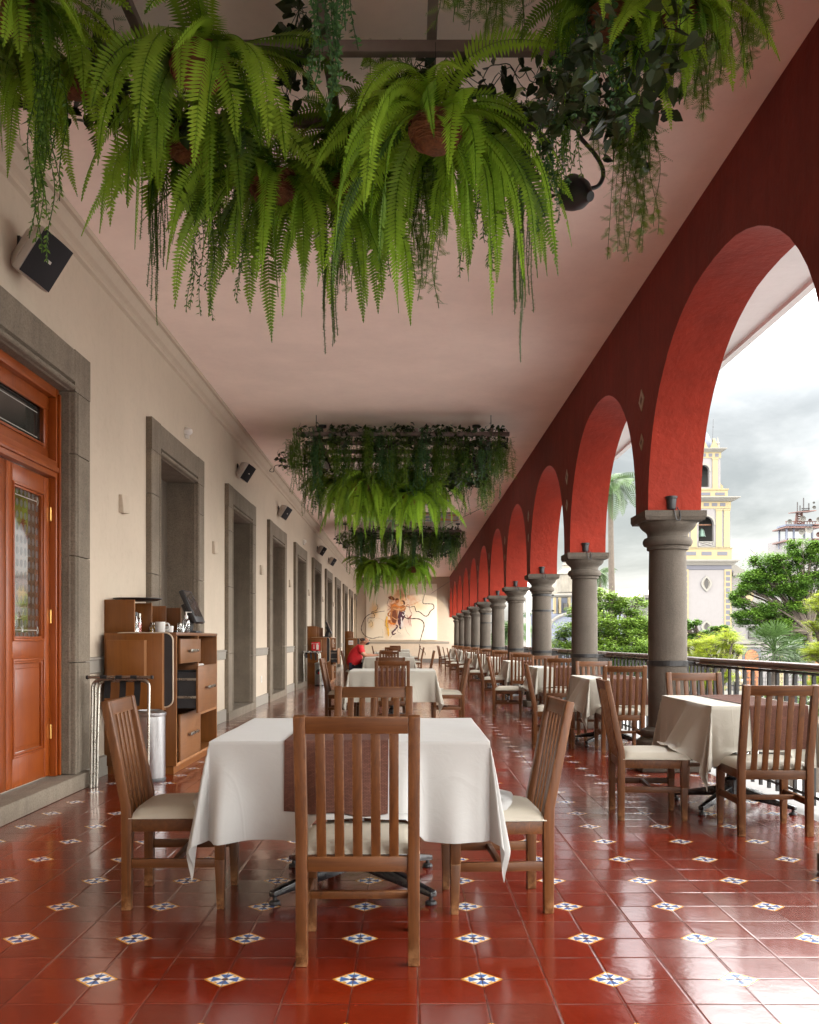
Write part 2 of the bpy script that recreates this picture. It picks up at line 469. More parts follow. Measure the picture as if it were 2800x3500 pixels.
M['brass'] = simple('brass', (.75, .50, .16), .35, 1., .1, 30)
M['white'] = simple('white_plastic', (.66, .65, .62), .4, 0, .03, 10)
M['speaker'] = simple('pale_grey_plastic', (.50, .46, .42), .5, 0, .04, 10)
M['grille'] = simple('speaker_cloth', (.012, .011, .013), .9, 0, .3, 200)
M['strap'] = simple('black_webbing', (.012, .012, .013), .9, 0, .2, 80)
M['nest'] = simple('coir_nest', (.16, .06, .025), .9, 0, .5, 30, 1., 90)
M['twig'] = simple('nest_twigs', (.20, .085, .04), .85, 0, .4, 40)
M['rackwood'] = simple('weathered_rack_timber', (.16, .13, .115), .7, 0, .2, 8, .2)
M['fern'] = foliage('fern_leaf', (.014, .058, .006), (.30, .51, .042), .40, .5, .45)
M['fernstem'] = simple('fern_stem', (.07, .12, .02), .6)
M['vine'] = foliage('vine_leaf', (.018, .060, .009), (.115, .22, .026), .2)
M['vine_blue'] = foliage('blue_green_vine_leaf', (.020, .075, .028), (.085, .20, .06), .2)
M['feather'] = foliage('feathery_leaf', (.035, .095, .012), (.17, .28, .03), .25)
M['ivy'] = foliage('dark_ivy_leaf', (.010, .022, .010), (.035, .06, .018), .08, .4)
M['skin'] = simple('skin', (.40, .19, .11), .55, 0, .08, 30)
M['hair'] = simple('dark_hair', (.02, .015, .013), .7)
M['shirt'] = simple('red_polo_cloth', (.50, .012, .018), .85, 0, .15, 14, .2, 60)
M['trousers'] = simple('dark_trousers', (.012, .016, .03), .85, 0, .2, 14)
M['mask'] = simple('black_mask', (.012, .012, .016), .8)
SKY_GAIN = 11.5
random.seed(7)
YB, YE = -12.0, 49.5            # gallery runs from behind the camera to the end wall
XL, XI, XO, HCEIL = -2.70, 2.18, 2.66, 4.50
SP, C1Y, COLX = 4.13, 8.78, 2.42
def coly(k): return C1Y + SP * (k - 1)

def structure(name, mb, mats, parent=None, **k):
    o = mb.build(name, mats, parent, **k)
    if parent is None: o['kind'] = 'structure'
    return o

# floor, ceiling, eave
b = MB(); b.box(XL - .5, 2.70, YB, YE, -.3, 0); structure('floor', b, M['floor'])
b = MB(); b.box(2.70, 3.12, YB, YE, -.34, -.02)
M['ledge'] = plaster('grey_ledge_stone', (.20, .195, .19), .12, .2, 30)
structure('balcony_ledge', b, M['ledge'])
b = MB(); b.box(-3.3, 2.30, YB, YE + .4, HCEIL, HCEIL + .35)
structure('ceiling', b, M['ceiling'])
b = MB(); b.box(2.50, 3.64, YB - .2, YE + .4, 4.40, 4.62)
b.box(3.58, 3.66, YB - .2, YE + .4, 4.36, 4.70)
structure('eave', b, M['eave'])

# left wall openings
NICHE = [(9.70 + 4.16 * k, 12.20 + 4.16 * k) for k in range(9)] 
OPEN = [(5.30, 7.82)] + NICHE + [(9.70 + 4.16 * 9, 48.9)]
HT = 3.50
wall = MB(); ys = [YB] + [v for o in OPEN for v in o] + [YE]
for i in range(0, len(ys), 2):
    y0, y1 = ys[i], ys[i + 1]
    n = max(1, int((y1 - y0) / .5))
    for j in range(n):
        a, c = y0 + (y1 - y0) * j / n, y0 + (y1 - y0) * (j + 1) / n
        wall.add([(XL, a, 0), (XL, c, 0), (XL, c, HT), (XL, a, HT)], [(0, 1, 2, 3)])
wall.add([(XL, YB, HT), (XL, YE, HT), (XL, YE, HCEIL), (XL, YB, HCEIL)], [(0, 1, 2, 3)])
wl = structure('wall', wall, M['wall'])
for i in range(0, len(ys), 2):
    y0, y1 = ys[i], ys[i + 1]
    if y1 < 6: continue
    b = MB(); b.prism([(XL, .905), (XL + .018, .915), (XL + .022, 1.02), (XL + .034, 1.03), (XL + .034, 1.045), (XL, 1.05)][::-1], 'y', y0, y1)
    b.build('chair_rail', M['trim'], wl)
    b = MB(); b.prism([(XL, .002), (XL + .025, .002), (XL + .025, .17), (XL, .18)][::-1], 'y', y0, y1); b.build('baseboard', M['trim'], wl)
b = MB()
b.prism([(XL, 4.30), (XL + .03, 4.315), (XL + .03, 4.345), (XL + .045, 4.36), (XL + .075, 4.38), (XL + .105, 4.43), (XL + .12, 4.45), (XL + .15, 4.455), (XL + .15, 4.499), (XL, 4.499)][::-1], 'y', YB, YE)
b.build('cornice_moulding', M['wall'], wl)

# end wall with its dado
b = MB(); b.box(XL - .3, 2.9, YE, YE + .3, 0, HCEIL)
ew = structure('end_wall', b, M['wall'])
b0 = MB(); b0.box(XL - .3, 2.9, YB - .3, YB, 0, HCEIL); structure('end_wall', b0, M['wall'])  # unseen wall behind the camera, added to cut light from behind
b = MB(); b.prism([(YE, .98), (YE - .03, .99), (YE - .035, 1.07), (YE - .05, 1.09), (YE, 1.10)], 'x', XL + .04, XI - .01); b.build('chair_rail', M['trim'], ew)
b = MB(); b.box(XL + .03, XI - .01, YE - .03, YE - .001, .002, .20); b.build('baseboard', simple('dark_skirting', (.12, .11, .10), .6), ew)

# stone surrounds
def surround(k, y0, y1, label, deep=.34):
    t = thing('stone_surround', label, 'door surround' if k == 0 else 'niche', (XL, (y0 + y1) / 2, 0), 0, 'carved stone surrounds along the left wall')
    hw = (y1 - y0) / 2; J = .36; P = .062; zb = .13
    def prof(s):     # jamb outline in x (from wall) and y, s = side
        o, i = s * hw, s * (hw - J)
        pts = [(-deep, o), (.0, o), (P - .008, o), (P, o - s * .012), (P, i + s * .075), (P - .028, i + s * .066), (P - .03, i + s * .052)]
        for a in range(0, 7):
            th = PI * a / 6
            pts.append((P - .018 + .026 * math.sin(th) * 1., i + s * (.03 + .022 * math.cos(th))))
        pts += [(P - .035, i + s * .006), (P - .05, i), (-deep, i)]
        return pts if s < 0 else pts[::-1]
    rnd = random.Random(k + 31)
    for s in (-1, 1):
        b = MB(); cuts = [zb, .98 + rnd.uniform(-.1, .1), 1.95 + rnd.uniform(-.12, .12), 2.75 + rnd.uniform(-.1, .1), HT - .33]
        for a, c in zip(cuts, cuts[1:]): b.prism(prof(s), 'z', a + .004, c - .004)
        b.box(-deep + .003, P - .056, *sorted((s * (hw - .004), s * (hw - J + .004))), zb + .006, HT - .334)
        b.build('jamb', M['stone'], t, bevel=0, smooth=False)
    b = MB(); zl = HT - .33
    pr = [(-deep, zl), (P - .05, zl), (P - .035, zl + .006)]
    for a in range(0, 7):
        th = PI * a / 6
        pr.append((P - .018 + .026 * math.sin(th), zl + .03 - .022 * math.cos(th)))
    pr += [(P - .03, zl + .052), (P - .028, zl + .066), (P, zl + .075), (P, HT - .012), (P - .008, HT), (-deep, HT)]
    ev = [-hw, -hw + .38, hw - .38, hw]
    b.prism(pr, 'y', -hw + J + .0, hw - J - .0)
    for s in (-1, 1): b.box(-deep, P, *sorted((s * (hw - J + .003), s * hw)), zl + .002, HT)
    b.box(-deep + .003, P - .056, -hw + .004, hw - .004, zl + .004, HT - .004)
    b.build('lintel', M['stone'], t)
    if k:
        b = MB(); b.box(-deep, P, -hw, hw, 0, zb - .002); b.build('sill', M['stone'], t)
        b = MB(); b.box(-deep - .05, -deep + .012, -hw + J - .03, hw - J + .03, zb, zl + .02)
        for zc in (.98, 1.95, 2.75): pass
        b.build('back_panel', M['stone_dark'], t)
    return t
ordn = ['first', 'second', 'third', 'fourth', 'fifth', 'sixth', 'seventh', 'eighth', 'ninth', 'tenth', 'eleventh', 'twelfth', 'thirteenth', 'fourteenth', 'fifteenth']
surround(0, *OPEN[0], 'grey stone surround framing the varnished wooden door')
for i, o in enumerate(OPEN[1:]):
    lab = 'grey stone framed niche, %s along the left wall past the wooden door' % ordn[i] if i else 'grey stone framed niche behind the nearest waiter station'
    surround(i + 1, *o, lab)
t = thing('stone_step', 'pale stone doorstep below the wooden door', 'step', (XL, 6.56, 0))
b = MB(); b.box(-.34, .10, -1.255, 1.20, 0, .128); b.build('tread', M['stone'], t, bevel=.012)
KIDS  # tread is the step body

# wooden door in the first surround
dr = thing('wooden_door', 'varnished orange wooden double door with etched glass at the left edge', 'door', (XL - .10, 6.56, .13))
hw = 2.52 / 2 - .36
b = MB()
for s in (-1, 1):
    b.box(-.10, .04, *sorted((s * (hw - .075), s * hw)), 0, 3.04)
    b.box(.04, .062, *sorted((s * (hw - .05), s * (hw - .018))), 0, 3.0)
    b.box(-.09, .05, *sorted((s * (hw - .10), s * (hw - .075))), 0, 2.965)
b.build('door_frame', M['door'], dr, bevel=.006)
b = MB(); b.box(-.10, .041, -hw + .075, hw - .075, 2.965, 3.04)
b.box(-.08, .055, -hw + .10, hw - .10, 2.33, 2.46); b.box(-.06, .075, -hw + .10, hw - .10, 2.37, 2.41)
b.build('transom_bar', M['door_x'], dr, bevel=.006)
# transom window
b = MB(); tw = hw - .21
b.box(-.06, -.01, -tw - .11, tw + .11, 2.46, 2.56); b.box(-.06, -.01, -tw - .11, tw + .11, 2.86, 2.965)
for s in (-1, 1): b.box(-.058, -.012, *sorted((s * tw, s * (tw + .11))), 2.56, 2.86)
for z0, z1 in ((2.56, 2.578), (2.842, 2.86)): b.box(-.012, .004, -tw, tw, z0, z1)
for s in (-1, 1): b.box(-.012, .004, *sorted((s * (tw - .018), s * tw)), 2.578, 2.842)
tr = b.build('transom_window', M['door'], dr, bevel=.004)
M['dark_glass'] = simple('dark_glass', (.018, .020, .018), .06, 0, .1, 3, spec=.6)
M['etch'] = simple('etched_line', (.30, .29, .26), .5)
b = MB(); b.box(-.05, -.036, -tw, tw, 2.56, 2.86); b.build('pane', M['dark_glass'], tr)
b = MB()
for z in (2.615, 2.805): b.box(-.036, -.0345, -tw + .05, tw - .05, z - .003, z + .003)
b.build('etched_border', M['etch'], tr)
lw = (2 * hw - .20) / 2
M['door_glass'] = None
def door_glass():
    m, nt, out = new_mat('etched_door_glass'); q = N(nt)
    tc = q.n('ShaderNodeTexCoord'); s_ = q.n('ShaderNodeSeparateXYZ'); q.l(tc.outputs['Object'], s_.inputs[0])
    y, z = s_.outputs[1], s_.outputs[2]
    fy = q.math('ABSOLUTE', q.math('SUBTRACT', q.math('FRACT', q.math('DIVIDE', y, .072)), .5))
    fz = q.math('ABSOLUTE', q.math('SUBTRACT', q.math('FRACT', q.math('DIVIDE', z, .088)), .5))
    rr = q.math('SQRT', q.math('ADD', q.math('MULTIPLY', fy, fy), q.math('MULTIPLY', fz, fz)))
    dot = q.ramp(rr, [(.30, 1.), (.36, 0.)])
    p = q.n('ShaderNodeBsdfPrincipled')
    c = q.mix(dot, (.085, .040, .020), (.024, .014, .010))
    q.l(c, p.inputs['Base Color']); q.l(q.math('MULTIPLY_ADD', dot, .3, .03), p.inputs['Roughness'])
    p.inputs['IOR'].default_value = 1.9; p.inputs['Coat Weight'].default_value = 1; p.inputs['Coat IOR'].default_value = 2.0
    q.l(p.outputs[0], out.inputs[0]); return m
M['door_glass'] = door_glass()
for s, lab in ((1, None), (-1, None)):
    y0, y1 = (.004, .004 + lw - .01) if s > 0 else (-lw + .006, -.004)
    b = MB(); z1 = 2.325
    st = .105
    b.box(-.05, .0, y0, y0 + st, .012, z1); b.box(-.05, .0, y1 - st, y1, .012, z1)
    b.box(-.05, .0, y0 + st, y1 - st, .012, .22); b.box(-.05, .0, y0 + st, y1 - st, .93, 1.06); b.box(-.05, .0, y0 + st, y1 - st, 2.20, z1)
    lf = b.build('door_leaf', M['door'], dr, bevel=.004)
    b = MB(); a0, a1 = y0 + st, y1 - st
    for zz0, zz1 in ((.22, .93), (1.06, 2.20)):
        for k, (w, px) in enumerate(((.018, .008), (.016, -.006))):
            o = .0 if k == 0 else .018
            b.box(-.03, px, a0 + o, a0 + o + w, zz0 + o, zz1 - o); b.box(-.03, px, a1 - o - w, a1 - o, zz0 + o, zz1 - o)
            b.box(-.03, px - .001, a0 + o + w, a1 - o - w, zz0 + o, zz0 + o + w); b.box(-.03, px - .001, a0 + o + w, a1 - o - w, zz1 - o - w, zz1 - o)
    b.build('beading', M['door'], lf, bevel=.003)
    b = MB(); b.box(-.045, -.022, a0 + .034, a1 - .034, .254, .896); b.box(-.03, -.012, a0 + .07, a1 - .07, .29, .86); b.build('panel', M['door'], lf, bevel=.008)
    b = MB(); b.box(-.04, -.028, a0 + .03, a1 - .03, 1.09, 2.17)
    b.build('glass', M['door_glass'], lf)
    b = MB()
    for zz in (1.14, 2.12):
        b.box(-.028, -.0262, a0 + .075, a1 - .075, zz - .003, zz + .003)
        for yc in (a0 + .065, a1 - .065):
            for d0, d1 in (((-.015, 0), (0, .03)), ((0, .03), (.015, 0)), ((.015, 0), (0, -.03)), ((0, -.03), (-.015, 0))):
                b.tube([(-.027, yc + d0[0], zz + d0[1]), (-.027, yc + d1[0], zz + d1[1])], .0022, 5)
    b.build('etched_border', M['etch'], lf)
    yh = y1 + .003 if s > 0 else y0 - .003
    for zz in (.35, 1.25, 2.05):
        b = MB(); b.lathe([(.008, -.055), (.0095, -.05), (.0095, .05), (.008, .055)], (.006, yh, zz), 10); b.build('hinge', M['brass'], lf)

# ------------------------------------------------------------------ arcade wall
def vn(x, y, z, k=1.0):
    from mathutils import noise as mn
    return mn.noise(Vector((x * k, y * k, z * k)))
def arch_pts(y0, y1, z0, rise, n=28):
    yc, a = (y0 + y1) / 2, (y1 - y0) / 2
    out = []
    for i in range(n + 1):
        th = PI - PI * i / n
        c, s = math.cos(th), math.sin(th)
        e = .92      # slightly fuller than an ellipse
        out.append((yc + a * math.copysign(abs(c) ** e, c), z0 + rise * abs(s) ** e))
    return out
HCAP, PH, RISE = 2.37, .23, 1.55
aw = MB()
bays = []
for k in range(-4, 11):
    y0, y1 = coly(k) + PH, (coly(k + 1) - PH if k < 10 else YE - .02)
    bays.append((y0, y1, RISE if k < 10 else 1.45))
def strip(ptsA, ptsB):
    base = len(aw.v); n = len(ptsA)
    aw.add(ptsA + ptsB, [(i, i + 1, n + i + 1, n + i) for i in range(n - 1)])
prev = YB
jit = lambda y, z: .008 * vn(0, y, z, 2.3) + .004 * vn(3, y, z, 9.)
for (y0, y1, rise) in bays:
    # pier faces from prev to y0
    for X, flip in ((XI, 1), (XO, -1)):
        a = [(X, prev, HCAP), (X, y0, HCAP)]; c = [(X, prev, HCEIL + .02), (X, y0, HCEIL + .02)]
        strip(a, c)
    aw.add([(XI, prev, HCAP), (XO, prev, HCAP), (XO, y0, HCAP), (XI, y0, HCAP)], [(0, 1, 2, 3)])
    P = arch_pts(y0, y1, HCAP, rise)
    for X in (XI, XO):
        A = [(X, y, z + (jit(y, z) if 0 < i < len(P) - 1 else 0)) for i, (y, z) in enumerate(P)]
        B = [(X, y, HCEIL + .02) for y, z in P]
        strip(A, B)
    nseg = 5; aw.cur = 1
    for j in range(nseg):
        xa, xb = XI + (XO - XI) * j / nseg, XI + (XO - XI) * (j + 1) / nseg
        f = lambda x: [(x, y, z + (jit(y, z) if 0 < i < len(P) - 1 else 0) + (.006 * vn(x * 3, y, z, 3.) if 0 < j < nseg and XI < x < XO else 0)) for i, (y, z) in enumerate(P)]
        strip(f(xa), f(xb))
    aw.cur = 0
    prev = y1
bmx = aw.mesh('arcade', [M['red'], M['red_soffit_lit']])
bm = bmesh.new(); bm.from_mesh(bmx); bmesh.ops.remove_doubles(bm, verts=bm.verts, dist=.0005); bmesh.ops.recalc_face_normals(bm, faces=bm.faces); bm.to_mesh(bmx); bm.free()
bmx.polygons.foreach_set('use_smooth', [True] * len(bmx.polygons)); bmx.set_sharp_from_angle(angle=R(35))
arc = link('arcade_wall', bmx)
tag(arc, 'long red plastered wall of rounded arches carried on the stone columns', 'arcade')
M['talavera'] = simple('glazed_inset_tile', (.30, .22, .14), .35, 0, .35, 60)
for k in range(1, 9):
    for z, h in ((3.43, .105), (3.04, .08)):
        b = MB(); y = coly(k)
        b.add([(XI - .006, y, z - h), (XI - .006, y + h * .95, z), (XI - .006, y, z + h), (XI - .006, y - h * .95, z)] + [(XI + .01, y, z - h * 1.04), (XI + .01, y + h, z), (XI + .01, y, z + h * 1.04), (XI + .01, y - h, z)],
              [(0, 3, 2, 1)] + [(i, (i + 1) % 4, 4 + (i + 1) % 4, 4 + i) for i in range(4)])
        b.cur = 1
        s = .45
        b.add([(XI - .0075, y, z - h * s), (XI - .0075, y + h * s, z), (XI - .0075, y, z + h * s), (XI - .0075, y - h * s, z)], [(0, 3, 2, 1)])
        o = b.build('inset_tile', [M['talavera'], M['chair_z']], arc)
        tag(o, 'cream and brown diamond tile set in the red wall')

# ------------------------------------------------------------------ columns
def make_column():
    t = thing('stone_column', 'x', 'column')
    b = MB(); b.box(-.31, .31, -.31, .31, .001, .10); b.build('plinth', M['column'], t, bevel=.012)
    b = MB(); b.lathe([(.27, .10), (.285, .12), (.285, .25), (.27, .27), (.235, .29), (.23, .30), (.245, .315), (.25, .335), (.24, .36), (.20, .375), (.18, .39)], n=40); b.build('base', M['column'], t, smooth=True)
    b = MB(); b.lathe([(.1755, .385), (.177, .8), (.176, 1.3), (.172, 1.75), (.168, 2.03)], n=40); b.build('shaft', M['column'], t, smooth=True)
    b = MB(); b.lathe([(.168, 2.025), (.188, 2.032), (.19, 2.05), (.188, 2.062), (.215, 2.072), (.226, 2.095), (.226, 2.115), (.212, 2.14), (.186, 2.150), (.184, 2.165), (.188, 2.185), (.20, 2.20), (.232, 2.225), (.252, 2.25), (.26, 2.275), (.26, 2.286)], n=40)
    lo = [(x * .266, y * .266, 2.285) for x, y in ((-1, -1), (1, -1), (1, 1), (-1, 1))]; hi = [(x * .279, y * .279, 2.315) for x, y in ((-1, -1), (1, -1), (1, 1), (-1, 1))]
    b.hexa(lo, hi); b.box(-.279, .279, -.279, .279, 2.3155, 2.369)
    b.build('capital', M['column'], t, smooth=True, angle=30)
    b = MB(); b.lathe([(.178, .955), (.186, .957), (.186, 1.005), (.178, 1.007)], n=40, caps=False); b.box(.10, .30, .13, .17, .965, .995)
    b.build('strap', M['iron'], t)
    return t
cp = make_column()
ordc = ['nearest', 'second nearest', 'third nearest', 'fourth nearest', 'fifth nearest', 'sixth nearest', 'seventh nearest', 'eighth nearest', 'ninth nearest', 'farthest visible']
for k in range(0, 11):
    c = cp if k == 0 else copy_tree(cp)
    c.location = (COLX, coly(k) - (.09 if k == 0 else 0), 0); c['group'] = 'stone columns carrying the red arcade'
    c['label'] = ('%s grey stone column with round moulded capital on the right' % ordc[k - 1]) if k > 0 else 'grey stone column just outside the right edge of view'
    if k in (3, 6):
        for z in (1.72, 2.0):
            b = MB(); b.lathe([(.168, z - .02), (.18, z - .018), (.18, z + .018), (.168, z + .02)], n=32, caps=False); b.box(.17, .22, -.03, .03, z - .015, z + .015); b.build('strap', M['iron'], c)
# up-light standing on each capital
def make_uplight():
    t = thing('uplight', 'x', 'spotlight')
    b = MB(); b.lathe([(.036, .012), (.04, .02), (.043, .07), (.047, .105), (.054, .110), (.056, .128), (.050, .130), (.044, .112)], n=20); b.build('can', M['black'], t, smooth=True)
    b = MB(); b.tube([(-.04, .02, .05), (-.055, .03, .03), (-.055, .05, .004)], .006, 6); b.tube([(.04, .02, .05), (.055, .03, .03), (.055, .05, .004)], .006, 6); b.box(-.06, .06, .03, .06, 0, .006); b.build('bracket', M['black'], t)
    b = MB(); b.tube(catmull([(.01, -.03, .02), (.015, -.055, -.02), (.03, -.06, -.085), (.06, -.06, -.09), (.065, -.05, -.03), (.045, -.02, .03)], 5), .005, 6); b.build('cable', M['black'], t)
    return t
up = None
for k in range(1, 9):
    if up is None: up = make_uplight(); c = up
    else: c = copy_tree(up)
    c.location = (COLX - .03, coly(k) - .235, HCAP); c['group'] = 'black uplights standing on the column capitals'
    c['label'] = 'black can uplight with cable loop on the %s column capital' % ordc[k - 1]

# ------------------------------------------------------------------ balcony railings, one per bay
def make_rail():
    t = thing('balcony_railing', 'x', 'railing')
    L = SP; n = 26
    bow = lambda s: .10 * math.sin(PI * s) ** .8 if 0 < s < 1 else 0
    path = [(bow(i / 32), -L / 2 + L * i / 32, 1.0) for i in range(33)]
    b = MB()
    prof = [(-.045, -.028), (-.05, -.015), (-.036, -.008), (-.045, .004), (-.04, .02), (-.02, .03), (.02, .03), (.04, .02), (.045, .004), (.036, -.008), (.05, -.015), (.045, -.028)]
    vs = [(x + p, y, z + h) for x, y, z in path for p, h in prof]; m = len(prof)
    b.add(vs, [(i * m + k, i * m + (k + 1) % m, (i + 1) * m + (k + 1) % m, (i + 1) * m + k) for i in range(32) for k in range(m)] + [tuple(range(m)), tuple(range(32 * m, 33 * m))[::-1]])
    b.build('handrail', M['rail_wood'], t, smooth=True, angle=50)
    b = MB()
    for z in (.955, .09): b.tube([(x, y, z) for x, y, _ in path], .012, 6)
    b.build('cross_bar', M['iron'], t)
    for i in range(n):
        s = (i + .5) / n; y = -L / 2 + L * s; x = bow(s)
        b = MB()
        b.hexa([(x - .012, y - .012, .03), (x + .012, y - .012, .03), (x + .012, y + .012, .03), (x - .012, y + .012, .03)], [(x - .012, y - .012, .965), (x + .012, y - .012, .965), (x + .012, y + .012, .965), (x - .012, y + .012, .965)])
        b.build('baluster', M['iron'], t)
    for i in range(2, n - 1, 3):
        b = MB()
        for sg in (-1, 1):
            s = (i) / n; y = -L / 2 + L * s; x = bow(s)
            for zc, zs in ((.62, 1), (.33, -1)):
                b.tube([(x, y + sg * (.02 + .055 * (1 - math.cos(a)) * .55 + .0), zc + zs * .075 * math.sin(a)) for a in [q * 4.3 / 10 for q in range(11)]], .010, 6)
        b.build('scroll', M['iron'], t)
    return t
rp = None
for k in range(0, 11):
    if rp is None: rp = make_rail(); c = rp
    else: c = copy_tree(rp)
    c.location = (2.76, coly(k) + SP / 2, 0); c['group'] = 'iron balcony railings between the columns'
    c['label'] = ('iron balcony railing with wooden handrail before the %s column' % ordc[k]) if k < 10 else 'iron balcony railing past the farthest column by the end wall'
# ------------------------------------------------------------------ chairs (origin: floor under seat centre, back towards -y, sitter faces +y)
CW, CD, CH, SH = .455, .455, .93, .405
def make_chair():
    t = thing('dining_chair', 'x', 'chair')
    hw = CW / 2
    for s in (-1, 1):
        x0, x1 = sorted((s * hw, s * (hw - .043)))
        b = MB()   # rear leg running up into the raked back post
        side = [(-CD / 2 + .0, 0), (-CD / 2 + .042, 0), (-CD / 2 + .046, .40), (-CD / 2 + .042, .46), (-CD / 2 - .055, CH - .004), (-CD / 2 - .062, CH), (-CD / 2 - .092, CH - .006), (-CD / 2 - .003, .46), (-CD / 2 - .002, .40)]
        b.prism(side, 'x', x0, x1); b.build('leg', M['chair_z'], t, bevel=.004, seg=2)
        b = MB()
        sx = s
        lo = [(s * (hw - .006), CD / 2 - .036), (s * (hw - .038), CD / 2 - .036), (s * (hw - .038), CD / 2 - .004), (s * (hw - .006), CD / 2 - .004)]
        mid = [(s * hw, CD / 2 - .045), (s * (hw - .043), CD / 2 - .045), (s * (hw - .043), CD / 2), (s * hw, CD / 2)]
        if s < 0: lo, mid = lo[::-1], mid[::-1]
        b.hexa([(x, y, 0) for x, y in lo], [(x, y, .22) for x, y in mid]); b.hexa([(x, y, .2201) for x, y in mid], [(x, y, SH) for x, y in mid])
        b.build('leg', M['chair_z'], t, bevel=.003)
    fx = hw - .0435
    b = MB()
    b.box(-fx, fx, -CD / 2 + .008, -CD / 2 + .036, SH - .058, SH - .002); b.box(-fx, fx, CD / 2 - .036, CD / 2 - .008, SH - .058, SH - .002)
    for s in (-1, 1): b.box(*sorted((s * (hw - .008), s * (hw - .034))), -CD / 2 + .0465, CD / 2 - .0455, SH - .058, SH - .002)
    b.build('seat_frame', M['chair_x'], t, bevel=.003)
    # back: top rail, slats, lower rail follow the rake
    yb = lambda z: -CD / 2 + .018 - (max(0, z - .46)) / (CH - .46) * .095
    b = MB()
    def raked(x0, x1, z0, z1, th, m=1):
        lo = [(x0, yb(z0) - th / 2, z0), (x1, yb(z0) - th / 2, z0), (x1, yb(z0) + th / 2, z0), (x0, yb(z0) + th / 2, z0)]
        hi = [(x0, yb(z1) - th / 2, z1), (x1, yb(z1) - th / 2, z1), (x1, yb(z1) + th / 2, z1), (x0, yb(z1) + th / 2, z1)]
        b.hexa(lo, hi)
    b.cur = 1; raked(-fx, fx, CH - .068, CH - .006, .026)
    b.cur = 0
    for i in range(5):
        xc = (i - 2) * .0665
        raked(xc - .0175, xc + .0175, SH - .003, CH - .0675, .014)
    b.build('backrest', [M['chair_z'], M['chair_x']], t, bevel=.002)
    b = MB()
    for s in (-1, 1): b.box(*sorted((s * (hw - .009), s * (hw - .033))), -CD / 2 + .043, CD / 2 - .041, .185, .225)
    b.box(-hw + .0335, hw - .0335, -.012, .012, .190, .220)
    b.build('stretcher', M['chair_y'], t, bevel=.003)
    # cushion
    bm = bmesh.new(); bmesh.ops.create_grid(bm, x_segments=16, y_segments=16, size=1)
    W, D, TH = hw + .002, CD / 2 - .004, .055
    for v in bm.verts:
        x, y = v.co.x, v.co.y
        e = max(abs(x), abs(y))
        v.co = Vector((x * W, y * D - .0 + .022, SH + .004 + TH * (1 - abs(x) ** 7) ** .5 * (1 - abs(y) ** 7) ** .5 * .8 + .012 * (1 - x * x) * (1 - y * y)))
    r = bmesh.ops.extrude_face_region(bm, geom=bm.faces[:])
    for g in r['geom']:
        if isinstance(g, bmesh.types.BMVert): g.co.z = SH + .001
    bmesh.ops.recalc_face_normals(bm, faces=bm.faces)
    for v in bm.verts:    # rear of the cushion stops at the back slats
        if v.co.y < -CD / 2 + .032 : v.co.y = -CD / 2 + .032
    me = bpy.data.meshes.new('seat'); bm.to_mesh(me); bm.free(); me.materials.append(M['cushion'])
    me.polygons.foreach_set('use_smooth', [True] * len(me.polygons)); me.set_sharp_from_angle(angle=R(60))
    link('seat', me, t)
    return t

